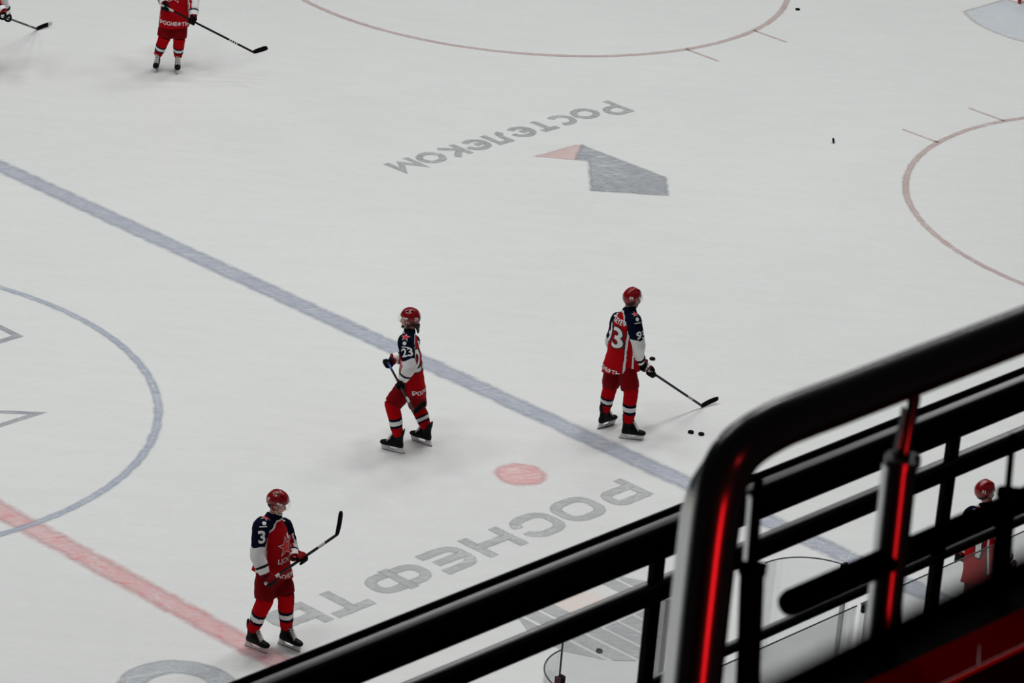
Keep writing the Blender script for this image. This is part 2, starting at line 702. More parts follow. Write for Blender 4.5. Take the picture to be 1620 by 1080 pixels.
def strip_polys(x0, x1, y0, y1, n=1):
    if x1-x0 > y1-y0:
        return [[(x0+(x1-x0)*i/n, y0), (x0+(x1-x0)*(i+1)/n, y0), (x0+(x1-x0)*(i+1)/n, y1), (x0+(x1-x0)*i/n, y1)] for i in range(n)]
    return [[(x0, y0+(y1-y0)*i/n), (x0, y0+(y1-y0)*(i+1)/n), (x1, y0+(y1-y0)*(i+1)/n), (x1, y0+(y1-y0)*i/n)] for i in range(n)]


def stroke(pts, w, closed=False):
    """thick polyline with mitred joints"""
    P = [V((x, y)) for x, y in pts]
    n = len(P)
    offs = []
    for i in range(n):
        if closed or 0 < i < n-1:
            d0 = (P[i]-P[i-1]).normalized()
            d1 = (P[(i+1) % n]-P[i]).normalized()
            t = (d0+d1)
            t = t.normalized() if t.length > 1e-6 else d0
            nn = V((-t.y, t.x))
            k = max(0.4, nn.dot(V((-d0.y, d0.x))))
            offs.append(nn*(w/2/k))
        else:
            d = (P[1]-P[0]).normalized() if i == 0 else (P[-1]-P[-2]).normalized()
            offs.append(V((-d.y, d.x))*(w/2))
    out = []
    for i in range(n if closed else n-1):
        j = (i+1) % n
        out.append([tuple(P[i]+offs[i]), tuple(P[j]+offs[j]), tuple(P[j]-offs[j]), tuple(P[i]-offs[i])])
    return out


def rrect(x0, y0, x1, y1, r, n=5, a_from=0, a_to=4):
    pts = []
    for q, (cx, cy) in enumerate(((x1-r, y1-r), (x0+r, y1-r), (x0+r, y0+r), (x1-r, y0+r))):
        if q < a_from or q >= a_to:
            continue
        for k in range(n+1):
            a = q*PI/2+PI/2*k/n
            pts.append((cx+r*math.cos(a), cy+r*math.sin(a)))
    return pts


BLUE_X, SPOT_X, SPOT_Y, NZ_X = 7.175, 20.54, 7.0, 5.69
flat('red_centre_line', strip_polys(-.15, .15, -13.9, 13.9), MARK['redline'], 0.0022, 'faded red centre line', .17)
for s in (1, -1):
    flat('blue_line', strip_polys(s*BLUE_X-.15, s*BLUE_X+.15, -13.9, 13.9), MARK['blueline'], 0.002, 'faded blue line', .16)
flat('centre_circle', ring_polys(0, 0, 4.53, 4.44, n=128), MARK['bluecirc'], 0.0026, 'thin blue centre circle', .08)
for sx in (1, -1):
    for sy in (1, -1):
        flat('face_off_spot', ring_polys(sx*NZ_X, sy*7.0, .30, 0.0001, n=40), MARK['reddot'], 0.002, 'blotchy red spot', .14, 1)
        polys = ring_polys(sx*SPOT_X, sy*SPOT_Y, 4.53, 4.45, n=128)
        for dx in (-.85, .85):
            y0 = math.sqrt(4.5**2-.85**2)
            for s2 in (-1, 1):
                ya, yb = sy*SPOT_Y+s2*y0, sy*SPOT_Y+s2*5.1
                polys.append([(sx*SPOT_X+dx-.028, ya), (sx*SPOT_X+dx+.028, ya), (sx*SPOT_X+dx+.028, yb), (sx*SPOT_X+dx-.028, yb)])
        flat('face_off_circle', polys, MARK['redcirc'], 0.002, 'thin pale red circle with tick marks', .07)
        flat('face_off_spot', ring_polys(sx*SPOT_X, sy*SPOT_Y, .30, 0.0001, n=40), MARK['reddot'], 0.002, 'red spot')
GOAL_X = 26.5
for sx in (1, -1):
    flat('goal_line', strip_polys(sx*GOAL_X-.025, sx*GOAL_X+.025, -13.2, 13.2), MARK['redcirc'], 0.0024)
    a = math.asin(1.22/1.83)
    arc = [(GOAL_X-1.83*math.cos(-a+2*a*k/24), 1.83*math.sin(-a+2*a*k/24)) for k in range(25)]
    arc = [(x+0.17, y) for x, y in arc]
    outer = [(GOAL_X, -1.22)]+arc+[(GOAL_X, 1.22)]
    outer = [(sx*x, y) for x, y in outer]
    flat('goal_crease', [outer], MARK['crease'], 0.002, 'pale blue goal crease', .08)
    flat('crease_outline', stroke(outer, .05), MARK['creaseline'], 0.0028, None, .03)

# grey block lettering near the boards, read from the far side (text runs towards -x, tops towards -y)
TH = 0.132


def letter_o(w, h=1.0):
    return [(rrect(0, 0, w, h, .32), True)]


def arc(cx, cy, rx, ry, a0, a1, n=14):
    return [(cx+rx*math.cos(math.radians(a0+(a1-a0)*k/n)), cy+ry*math.sin(math.radians(a0+(a1-a0)*k/n))) for k in range(n+1)]


def bowl(y0, y1, w, r=.24):
    """open loop from the stem out and back, top first"""
    r = min(r, (y1-y0)/2-.001)
    return [(0, y1)]+arc(w-r, y1-r, r, r, 90, 0, 5)+arc(w-r, y0+r, r, r, 0, -90, 5)+[(0, y0)]


def glyph(ch):
    """strokes in a unit-high box: list of (points, closed), plus width"""
    if ch == 'Р':
        return [([(0, -.13), (0, 1.13)], False), (bowl(.36, 1.0, .95), False)], .95
    if ch == 'О':
        return [(rrect(0, 0, 1.0, 1, .36), True)], 1.0
    if ch == 'С':
        return [(rrect(0, 0, .98, 1, .36), False)], .98
    if ch == 'Н':
        return [([(0, -.13), (0, 1.13)], False), ([(.98, -.13), (.98, 1.13)], False), ([(0, .5), (.98, .5)], False)], .98
    if ch == 'Е':
        return [([(1.0, 1)]+rrect(0, 0, 1.0, 1, .36, a_from=1, a_to=3)+[(1.0, 0)], False), ([(.0, .5), (.88, .5)], False)], 1.0
    if ch == 'Ф':
        return [(rrect(0, .12, 1.42, .88, .32), True), ([(.71, -.13), (.71, 1.13)], False)], 1.42
    if ch == 'Т':
        return [([(0, 1), (1.15, 1)], False), ([(.575, 1), (.575, -.13)], False)], 1.15
    if ch == 'Ь':
        return [([(0, -.13), (0, 1.13)], False), (bowl(0, .62, .95), False)], .95
    return [], .5


H = 0.44           # between stroke centres, so the letters stand H + stroke high
places = dict(Р=6.545, О=5.80, С=5.08, Н=4.32, Е=3.56, Ф=2.86, Т=1.86, Ь=1.13)
y_base = -7.88


def rosneft(ch):
    st, w = glyph(ch)
    polys = []
    for i, (pts, closed) in enumerate(st):
        q = [(places[ch]-px*0.52, y_base-py*H) for px, py in pts]
        polys.append(stroke(q, TH, closed))
    return polys


k = 0
for ch in 'РОСНЕФТЬ':
    for i, polys in enumerate(rosneft(ch)):
        flat('ice_letter' if i == 0 else 'ice_letter_stroke', polys, MARK['ad1'], 0.002+0.0003*i, None, .05)
        k += 1

# rounded lettering and slate emblem in the end zone
RT = 0.098          # stroke of the rounded lettering
XH, CH = 0.33, 0.48
round_glyphs = {
    'Р': ([([(0, -.05), (0, CH+.05)], False), (bowl(.20, CH, .33, .14), False)], .40),
    'о': ([(arc(.19, XH/2, .19, XH/2, 0, 342, 19), True)], .42),
    'с': ([(arc(.18, XH/2, .18, XH/2, 48, 312, 16), False)], .37),
    'т': ([([(-.03, XH), (.31, XH)], False), ([(.14, XH), (.14, -.05)], False)], .32),
    'е': ([(arc(.18, XH/2, .18, XH/2, 0, 310, 18), False), ([(.02, XH/2), (.20, XH/2)], False)], .40),
    'л': ([([(-.03, .0), (.05, .03), (.09, .16), (.09, XH), (.31, XH), (.31, -.05)], False)], .37),
    'к': ([([(0, -.05), (0, XH+.05)], False), ([(.28, XH+.04), (.04, XH/2), (.30, -.04)], False)], .34),
    'м': ([([(0, -.05), (0, XH), (.20, .06), (.40, XH), (.40, -.05)], False)], .40),
}
word = 'Ростелеком'
gap = (4.80-sum(round_glyphs[c][1] for c in word))/(len(word)-1)
x = 0.0
for c in word:
    st, wd = round_glyphs[c]
    for i, (pts, closed) in enumerate(st):
        q = [(16.70-x-px, 1.60-py) for px, py in pts]
        o = flat('ice_letter' if i == 0 else 'ice_letter_stroke', stroke(q, RT, closed), MARK['ad2'], .002+.0003*i, None, .055)
    x += wd+gap
flat('ice_emblem', [[(14.66, .32), (14.93, .49), (14.97, -1.14), (14.43, -1.68), (13.63, -.88), (14.51, -.02), (14.40, .13)]], MARK['logo'], 0.0022, 'slate grey folded ribbon emblem', .10)
flat('ice_emblem_tip', [[(13.99, .58), (14.36, .15), (14.40, .13), (14.66, .32), (14.93, .49), (14.85, .56)]], MARK['logored'], 0.0019, 'pale red tip of the emblem', .09)
# round letter by the centre line
flat('ice_letter', ring_polys(-1.28, -8.53, .66, .37, n=64), MARK['ring'], 0.002, 'grey ring shaped letter', .08)
# striped disc near the boards
cx, cy, R = 3.75, -10.25, 1.08
cols = []
xa = cx-R
for x0, x1 in ((2.70, 2.93), (2.98, 3.19), (3.24, 3.46), (3.50, 3.72), (3.76, 3.98), (4.02, 4.25), (4.29, 4.5), (4.54, 4.8)):
    hh = math.sqrt(max(0.02, R*R-((x0+x1)/2-cx)**2))
    if 3.3 < x0 < 4.05:
        cols.append([(x0, cy-hh), (x1, cy-hh), (x1, cy-.16), (x0, cy-.16)])
    else:
        h0 = math.sqrt(max(0.02, R*R-(x0-cx)**2))
        h1 = math.sqrt(max(0.02, R*R-(x1-cx)**2))
        cols.append([(x0, cy-h0), (x1, cy-h1), (x1, cy+h1), (x0, cy+h0)])
flat('striped_disc', cols, MARK['ad1'], 0.002, 'grey striped disc', .05)
flat('disc_centre', strip_polys(3.46, 4.06, -10.05, -9.55), MARK['orange'], 0.002, 'faint orange block')
# outlined shapes inside the centre circle
flat('outlined_figure', stroke([(3.46, -.13), (3.46, 1.6), (1.5, 1.6), (1.5, -.13)], .10, True), MARK['logo'], 0.002, 'grey outlined figure', .03)
flat('outlined_figure', stroke([(2.12, -2.13), (.55, -.75), (-.6, -.75), (-.6, -2.13)], .10, True), MARK['logo'], 0.002, 'grey outlined figure', .03)

# ------------------------------------------------------------------ boards round the rink
def wall_ring(name, pts, z0, z1, off, m_):
    pass


out0, out1 = rink_outline(0.0), rink_outline(0.09)
g = Geo()
n = len(out0)
vs_ = []
for z in (0.0, 0.22, 1.03):
    vs_ += [V((x, y, z)) for x, y in out0]
vs_ += [V((x, y, 1.03)) for x, y in out1]+[V((x, y, 0)) for x, y in out1]
fs, mi = [], []
for lvl in range(4):
    for i in range(n):
        j = (i+1) % n
        fs.append((lvl*n+i, lvl*n+j, (lvl+1)*n+j, (lvl+1)*n+i))
        mi.append(1 if lvl == 0 else 0)
g.add(vs_, fs)
g.m = mi
boards = G('wall_boards', g, [M['boards'], M['yellow']], smooth=False)
tag(boards, 'white boards round the ice with yellow kick plate', kind='structure')
g = Geo()
o0, o1 = rink_outline(-0.03), rink_outline(0.12)
vs_ = []
for o_, z in ((o0, 1.03), (o0, 1.07), (o1, 1.07), (o1, 1.03)):
    vs_ += [V((x, y, z)) for x, y in o_]
fs = []
for lvl in range(4):
    for i in range(n):
        j = (i+1) % n
        fs.append((lvl*n+i, lvl*n+j, ((lvl+1) % 4)*n+j, ((lvl+1) % 4)*n+i))
g.add(vs_, fs)
G('cap_rail', g, M['cap'], boards, smooth=False)


# ------------------------------------------------------------------ glass at the timekeepers' box
def pane(name, plan, z0, z1, label, m_=None, edge=True, parent=None):
    """upright acrylic pane following a plan line"""
    th = 0.007
    root = empty(name, (plan[0][0], plan[0][1], z0), label, 'glass shield', 'acrylic panes by the timekeepers box')
    P = [V((x, y)) for x, y in plan]
    offs = []
    for i in range(len(P)):
        a, b = P[max(0, i-1)], P[min(len(P)-1, i+1)]
        t = (b-a).normalized()
        offs.append(V((-t.y, t.x))*th)
    vs_, fs = [], []
    for i, p in enumerate(P):
        for s, z in ((1, z0), (1, z1), (-1, z1), (-1, z0)):
            q = p+offs[i]*s
            vs_.append(V((q.x, q.y, z)))
    for i in range(len(P)-1):
        for k in (0, 2):
            a, b = i*4+k, i*4+(k+1) % 4
            fs.append((a, b, b+4, a+4))
    gg = Geo().add(vs_, fs)
    G('sheet', gg, m_ or M['glass'], root, smooth=False)
    ge = Geo()
    ge.tube([V((p.x, p.y, z1)) for p in P], 0.008, 6, roundcaps=False)
    for p in ((P[0], P[-1]) if edge == 'all' else ()):
        ge.tube([V((p.x, p.y, z0)), V((p.x, p.y, z1))], 0.010, 6, roundcaps=False)
    G('polished_edge', ge, M['glassedge'], root)
    return root


def corner(cx, cy, r, a0, a1, n=12):
    return [(cx+r*math.cos(a0+(a1-a0)*k/n), cy+r*math.sin(a0+(a1-a0)*k/n)) for k in range(n+1)]


ZG = 2.9
pane('acrylic_shield', corner(-1.55, -14.68, .58, PI/2, PI), 1.07, ZG, 'curved acrylic pane at the low left, bulging beside a slim dark post')
pane('acrylic_shield', [(-1.53, -14.10), (0.12, -14.10)], 1.07, 3.1, 'tall flat acrylic pane between the slim dark post and the aluminium post', edge='all')
pane('acrylic_shield', corner(1.50, -14.72, .63, PI/2, 0), 1.07, ZG, 'curved acrylic pane with a small clip, seen between two near railing posts')
pane('acrylic_shield', [(-2.6, -15.245), (1.55, -15.245)], 1.07, 2.87, 'scuffed acrylic pane behind the box, left of the corner clip', M['scuffed'])
pane('acrylic_shield', [(1.62, -15.245), (9.5, -15.245)], 1.07, 2.87, 'long scuffed acrylic pane in front of the skater with helmet number 71', M['scuffed'])

o = empty('glass_post', (-1.60, -14.16, 0), 'slim dark post with red edges holding the curved pane at the low left', 'post')
g = Geo().box((-1.60, -14.17, 1.33), .028, .03, 1.33)
G('upright', g, M['black'], o, False, 0.004)
g = Geo().box((-1.566, -14.17, 1.333), .006, .034, 1.333).box((-1.634, -14.17, 1.333), .006, .034, 1.333)
G('edge_strip', g, M['dullred'], o, False)
pa = on_y(1046, 950, -14.12)
o = empty('glass_post', (pa.x, pa.y, 0), 'pale aluminium post with a latch, left of the bent black pole', 'post')
zt = pa.z+0.05
g = Geo().box((pa.x, pa.y-.05, zt/2), .026, .03, zt/2).box((pa.x+.04, pa.y-.062, zt/2), .007, .03, zt/2)
G('upright', g, M['alu'], o, False, 0.006)
c = on_y(1061, 968, -14.17)
g = Geo().box((c.x+.0, c.y-.02, c.z), .035, .03, .17).box((c.x+.005, c.y-.055, c.z-.02), .014, .014, .12)
G('latch', g, M['alu'], o, False, 0.006)
g = Geo().box((c.x, c.y-.058, c.z+.03), .007, .012, .05)
G('latch_slot', g, M['black'], o, False)
# small clips at the pane corners
for px, py, z, lab in ((1336, 893, 2.9, 'small dark clip at the end of the curved pane by the taller near post'),
                       (1369, 957, 2.87, 'small black clip joining the two scuffed panes')):
    c = on_z(px, py, z)
    o = empty('pane_clip', (c.x, c.y, c.z), lab, 'clip', 'clips on the acrylic panes')
    G('jaw', Geo().box((c.x, c.y, c.z-.03), .045, .02, .045), M['black'], o, False, 0.008)
    G('screw', Geo().ball((c.x, c.y-.024, c.z-.03), .012, seg=10), M['steel'], o)
    G('upright', Geo().box((c.x+.01, c.y-.03, (c.z-.06+0.0)/2), .02, .02, (c.z-.06)/2), M['alu'], o, False)
o = G('wall_box', Geo().box((3.45, -15.245, .53), 6.2, .05, .53), M['boards'], smooth=False)
tag(o, 'low white wall under the rear acrylic panes', kind='structure')
# floor of the box and aisle behind the boards
o = G('floor_aisle', Geo().box((0, -17.6, -.06), 30, 3.5, .06), M['boards'], smooth=False)
tag(o, 'pale aisle floor behind the boards', kind='structure')
# ------------------------------------------------------------------ pucks
def puck(p, label, n=V((0, 0, 1))):
    n = n.normalized()
    a = (V((1, 0, 0)) if abs(n.x) < .9 else V((0, 1, 0))).cross(n).normalized()
    b = n.cross(a)
    o = empty('puck', p, label, 'puck', 'hockey pucks lying on the ice')
    h = .0125
    R = .038
    prof = [(-h, R-.004), (-h+.003, R), (h-.003, R), (h, R-.004)]
    g = Geo().loft([(p+n*z, a*q, b*q) for z, q in prof], 28)
    G('rubber_disc', g, M['rubber'], o, 'auto')
    g = Geo().loft([(p+n*z, a*q, b*q) for z, q in ((-.007, R+.0006), (.007, R+.0006))], 28, caps=False)
    G('knurled_rim', g, M['tape'], o)
    return o


for px, py, lab in ((948, 1029, 'black puck on the grey striped disc, seen below the lower railing bar'),
                    (1032, 567, 'black puck just behind the glove of the skater wearing 93'),
                    (1093, 683, 'left one of the two pucks lying close together'),
                    (1109.5, 686, 'right one of the two pucks lying close together'),
                    (1262, 14.5, 'far black puck at the edge of the upper face-off circle')):
    p = on_z(px, py, .0135)
    puck(p, lab)
p = on_z(1318.5, 222, .041)
puck(p, 'black puck standing on its edge in the end zone', (RH*.9-FH*.12+V((0, 0, .25))))


# ------------------------------------------------------------------ hockey skaters
def lerp(a, b, t):
    return a+(b-a)*t


def az(deg):
    return V((math.cos(math.radians(deg)), math.sin(math.radians(deg)), 0))


def closest(p, a, b):
    ab = b-a
    t = (p-a).dot(ab)/max(1e-9, ab.length_squared)
    tc = min(1, max(0, t))
    return t, (p-(a+ab*tc)).length


def curve_pts(ctrl, n=6):
    """smooth polyline through control points (Catmull-Rom)"""
    P = [V(c) for c in ctrl]
    P = [P[0]*2-P[1]]+P+[P[-1]*2-P[-2]]
    out = []
    for i in range(1, len(P)-2):
        for k in range(n):
            t = k/n
            p0, p1, p2, p3 = P[i-1], P[i], P[i+1], P[i+2]
            out.append(0.5*((2*p1)+(p2-p0)*t+(2*p0-5*p1+4*p2-p3)*t*t+(3*p1-p0-3*p2+p3)*t**3))
    out.append(P[-2])
    return out


def interp(vals, n=6):
    out = []
    for i in range(len(vals)-1):
        for k in range(n):
            out.append(vals[i]+(vals[i+1]-vals[i])*k/n)
    out.append(vals[-1])
    return out


def make_skate(root, pos, heading, tilt=0.0):
    """skate standing at pos (middle of the blade on the ice); returns the ankle and shin directions"""
    f = az(heading)
    l = V((-f.y, f.x, 0))
    upv = V((0, 0, 1))
    if tilt:
        f2 = f*math.cos(tilt)-upv*math.sin(tilt)
        upv = upv*math.cos(tilt)+f*math.sin(tilt)
        f = f2
    P = lambda x, y, z: pos+f*x+l*y+upv*z
    # boot
    g = Geo()
    sole = .068
    rings = []
    for x, hw, h0, h1 in ((-.118, .022, .012, .055), (-.105, .034, .004, .095), (-.07, .040, 0, .115), (-.03, .041, 0, .118), (.02, .043, 0, .100),
                          (.07, .047, 0, .078), (.115, .049, 0, .066), (.15, .045, .002, .060), (.178, .032, .008, .050), (.188, .015, .018, .040)):
        c = P(x, 0, sole+(h0+h1)/2)
        rings.append((c, l*hw, upv*((h1-h0)/2)))
    g.loft(rings, 18, power=2.6)
    rings = []
    for z, x, hx, hy in ((.06, -.055, .06, .040), (.11, -.055, .058, .040), (.16, -.052, .060, .043), (.20, -.05, .064, .048), (.225, -.048, .066, .052)):
        rings.append((P(x, 0, sole+z), f*hx, l*hy))
    g.loft(rings, 18)
    # tongue
    g.tube([P(.045, 0, sole+.085), P(.015, 0, sole+.16), P(.012, 0, sole+.225), P(.022, 0, sole+.26)], [(.03, .022), (.034, .018), (.036, .014), (.036, .010)], 12, flat=l)
    # tendon guard
    g.tube([P(-.105, 0, sole+.18), P(-.112, 0, sole+.225), P(-.116, 0, sole+.25)], [(.034, .012), (.032, .010), (.026, .008)], 12, flat=l)
    me = fuse('skate', g, .006, 3)
    sk = link('skate', me, [M['black']], root)
    # toe cap rim and holder
    g = Geo()
    prof = [(-.135, .012), (-.140, .024), (-.128, .040), (-.118, sole+.010), (-.045, sole+.004), (-.050, .045), (-.020, .030), (.045, .030), (.070, .048), (.068, sole+.004), (.165, sole+.008), (.172, .046), (.165, .026), (.150, .012)]
    vs_ = [P(x, s*(.016 if z > .05 else .009), z) for s in (-1, 1) for x, z in prof]
    k = len(prof)
    g.add(vs_, [tuple(range(k))[::-1], tuple(range(k, 2*k))]+[(i, (i+1) % k, (i+1) % k+k, i+k) for i in range(k)])
    G('blade_holder', g, M['holder'], sk, False)
    g = Geo()
    prof = [(-.145, .006), (-.138, .000), (.140, .000), (.158, .006), (.166, .018), (.160, .020), (-.145, .020)]
    k = len(prof)
    vs_ = [P(x, s*.0022, z) for s in (-1, 1) for x, z in prof]
    g.add(vs_, [tuple(range(k))[::-1], tuple(range(k, 2*k))]+[(i, (i+1) % k, (i+1) % k+k, i+k) for i in range(k)])
    G('blade', g, M['steel'], sk, False)
    g = Geo()
    for i in range(6):
        t = i/5
        c0 = P(.088-.072*t, 0, sole+.078+.115*t)
        wdt = .032
        g.tube([c0-l*wdt-upv*.012, c0+V((0, 0, .010))+f*.008, c0+l*wdt+upv*.008-f*.01], .0052, 6)
        g.tube([c0+l*wdt-upv*.012, c0+V((0, 0, .012))+f*.008, c0-l*wdt+upv*.008-f*.01], .0052, 6)
    G('laces', g, M['lace'], sk)
    return P(-.05, 0, sole+.16), upv


def make_glove(root, wrist, elbow, grip, axis, white_cuff=True, thumb_side=1):
    """padded hockey glove closed round a stick that runs through grip along axis"""
    a = V(axis).normalized()
    arm = (wrist-elbow).normalized()
    w = wrist-grip
    w = (w-a*w.dot(a))
    w = w.normalized() if w.length > 1e-4 else a.orthogonal().normalized()
    s = a.cross(w)*thumb_side
    g = Geo()

    def onarc(th, r, off):
        t = math.radians(th)
        return grip+a*off+(w*math.cos(t)+s*math.sin(t))*r
    # palm and back of the hand
    g.tube([wrist, lerp(wrist, onarc(0, .052, 0), .6), onarc(12, .056, 0)], [(.040, .034), (.050, .032), (.052, .027)], 14, flat=a)
    lens = (215, 235, 228, 200)
    for i in range(4):
        off = (i-1.5)*.0285
        pts = [onarc(10+(lens[i]-10)*k/7, .053-.012*k/7, off*(1-.1*k/7)) for k in range(8)]
        g.tube(pts, [.0175, .0178, .0175, .0172, .0168, .016, .0150, .0135], 10)
    pts = [lerp(wrist, onarc(-20, .05, .03), .45)-s*.012+a*.030, onarc(-45, .055, .045), onarc(-95, .046, .032), onarc(-140, .040, .018)]
    g.tube(curve_pts(pts, 3), interp([.021, .0195, .017, .014], 3), 10)
    me = fuse('glove', g, .0055, 2)
    back = (wrist-grip).normalized()

    def colour(c, n):
        d = c-grip
        rad = d-a*d.dot(a)
        ang = math.degrees(math.atan2(rad.dot(s), rad.dot(w)))
        if -25 < ang < 95 and n.dot(rad.normalized() if rad.length > 1e-6 else w) > 0.1:
            return 0
        return 1
    paint(me, colour)
    gl = link('glove', me, [M['glovered'], M['gloveblack']], root)
    # flared cuff round the wrist
    g = Geo()
    g.tube([wrist+arm*.02, wrist-arm*.03, wrist-arm*.085], [.054, .066, .080], 18, roundcaps=False)
    cf = fuse('cuff', g, .007, 1)

    def cuffcol(c, n):
        t = (c-wrist).dot(arm)
        if t > .006:
            return 0
        if t > -.060:
            return 1
        return 2
    paint(cf, cuffcol)
    link('cuff', cf, [M['glovered'], M['print_white'] if white_cuff else M['glovered'], M['gloveblack']], gl)
    return gl


def make_head(root, body_geo, c, yaw, pitch=0.0, roll=0.0, hair=True, helmet_text=None, beard=False):
    """adds the skull to the body and hangs helmet, visor, hair and strap on the figure; c = centre of the skull"""
    f = az(yaw)
    l = V((-f.y, f.x, 0))
    u = V((0, 0, 1))
    f, u = f*math.cos(pitch)-u*math.sin(pitch), u*math.cos(pitch)+f*math.sin(pitch)
    P = lambda x, y, z: c+f*x+l*y+u*z
    ax = (f, l, u)
    g = body_geo
    g.ball(P(-.005, 0, .02), .098, .077, .098, ax, 24)
    g.ball(P(.032, 0, -.052), .062, .058, .066, ax, 20)            # face and jaw
    g.ball(P(.068, 0, -.098), .024, .026, .020, ax, 14)            # chin
    g.tube([P(.088, 0, -.005), P(.104, 0, -.030), P(.108, 0, -.044)], [.010, .013, .014], 10)   # nose
    for s in (-1, 1):
        g.ball(P(.001, s*.080, -.026), .022, .010, .032, ax, 12)   # ear
        g.ball(P(.062, s*.044, -.036), .022, .016, .018, ax, 12)   # cheek
        g.ball(P(.080, s*.030, .006), .018, .026, .008, ax, 12)    # brow
    g.tube([P(.086, -.022, -.070), P(.094, 0, -.070), P(.086, .022, -.070)], .008, 8)
    for s in (-1, 1):
        ge = Geo().ball(P(.078, s*.031, -.014), .0125, seg=12)
        e = G('eye', ge, M['eye'], root)
        G('iris', Geo().ball(P(.0885, s*.031, -.014), .0045, .006, .006, ax, seg=8), M['iris'], e)
    G('mouth', Geo().tube([P(.087, -.024, -.0715), P(.0985, 0, -.071), P(.087, .024, -.0715)], [.003, .0055, .003], 8), M['lip'], root)
    # hair at the nape and by the ears
    gh = Geo()
    gh.ball(P(-.030, 0, -.018), .083, .084, .085, ax, 20)
    if hair == 'long':
        gh.tube([P(-.075, 0, -.04), P(-.10, 0, -.095), P(-.105, 0, -.135)], [(.07, .035), (.075, .03), (.06, .015)], 14, flat=l)
        gh.ball(P(.0, 0.068, -.05), .030, .020, .045, ax, 10)
        gh.ball(P(.0, -0.068, -.05), .030, .020, .045, ax, 10)
    if beard:
        gh.ball(P(.055, 0, -.105), .045, .052, .028, ax, 14)
        gh.ball(P(.020, .052, -.075), .035, .014, .035, ax, 10)
        gh.ball(P(.020, -.052, -.075), .035, .014, .035, ax, 10)
    link('hair', fuse('hair', gh, .007, 2, lambda p: .003*math.sin(p.x*420)*math.sin(p.y*380)), M['hair'], root)
    # helmet shell: two-piece look with raised ridges
    vs_, fs = [], []
    NU, NV = 56, 30
    for i in range(NV+1):
        for k in range(NU):
            th = 2*PI*k/NU
            cf = math.cos(th)
            # lower rim: brow at the front, round the ears, down the nape
            low = -0.12 if cf < 0 else 0.02
            rim = .030*max(0, cf)**2 - .075*max(0, -cf)**1.4 - .018*(1-abs(cf))
            lat0 = math.asin(max(-1, min(1, rim/.118)))
            la = lat0+(PI/2-lat0)*i/NV
            cl = math.cos(la)
            x, y, z = .125*cl*cf, .104*cl*math.sin(th), .122*math.sin(la)
            k1 = 1.0
            # ridges running back over the crown
            yy = abs(y)
            k1 += .045*math.exp(-((yy-.035)/.011)**2)*(1 if la > .35 else la/.35 if la > 0 else 0)
            k1 += .03*math.exp(-((yy-.085)/.010)**2)*(1 if z > 0.0 else 0.3)
            if cf < -.2 and z < .02:
                k1 += .03
            if z > .08:
                z = .08+(z-.08)*.92
            vs_.append(P(-.008+x*k1, y*k1, .018+z*(1+(k1-1)*1.0)))
    for i in range(NV):
        for k in range(NU):
            k2 = (k+1) % NU
            fs.append((i*NU+k, i*NU+k2, (i+1)*NU+k2, (i+1)*NU+k))
    gg = Geo().add(vs_, fs)
    me = gg.mesh('helmet')
    hm = link('helmet', me, [M['helmet'], M['helmet']], root)
    sd = hm.modifiers.new('shell', 'SOLIDIFY')
    sd.thickness = .010
    sd.offset = -1
    me2 = evaluated(hm)
    hm.modifiers.clear()
    hm.data = me2
    # ear guards
    for s in (-1, 1):
        ge = Geo()
        loop = [P(.045, s*.098, .0), P(.040, s*.094, -.035), P(.012, s*.090, -.060), P(-.022, s*.094, -.045), P(-.03, s*.1, -.01)]
        ge.tube(curve_pts(loop, 4), (.008), 8)
        G('ear_guard', ge, M['helmet'], hm)
    # dark vents
    for s in (-1, 1):
        for xx in (-.035, .025):
            bm = rect_bm(.012, .034, .01)
            decal('vent', bm, M['padding'], hm, P(xx, s*.058, .11), P(xx, s*.058, .2)-P(xx, s*.03, .1), f, .0025, hm, .08)
    # white badge on each side
    for s in (-1, 1):
        bm = rect_bm(.062, .022, .01)
        decal('badge', bm, M['print_white'], hm, P(.045, s*.10, .035), l*s+f*.45, u, .0025, hm, .08)
    if helmet_text:
        for s in (-1, 1):
            bm = text_mesh(helmet_text, .034, .06, .25)
            decal('number', bm, M['print_white'], hm, P(-.085, s*.075, .028), l*s*.7-f, u, .003, hm, .08)
    # visor
    vs_, fs = [], []
    n1, n2 = 20, 5
    for j in range(n2+1):
        for k in range(n1+1):
            th = math.radians(-82+164*k/n1)
            z = .045-.085*j/n2
            vs_.append(P(.012+.128*math.cos(th)+.012*j/n2, .112*math.sin(th), z-.018*math.cos(th)*j/n2*-1))
    for j in range(n2):
        for k in range(n1):
            a = j*(n1+1)+k
            fs.append((a, a+1, a+n1+2, a+n1+1))
    G('visor', Geo().add(vs_, fs), M['visor'], hm)
    # chin strap
    gs = Geo()
    loop = [P(.030, .092, -.005), P(.030, .085, -.060), P(.055, .050, -.108), P(.078, 0, -.122), P(.055, -.050, -.108), P(.030, -.085, -.060), P(.030, -.092, -.005)]
    gs.tube(curve_pts(loop, 5), .008, 8)
    gs.tube([P(.076, -.028, -.116), P(.092, 0, -.117), P(.076, .028, -.116)], [.011, .014, .011], 10)
    G('chin_strap', gs, M['whitetape'], root)
    return f, l, u, hm


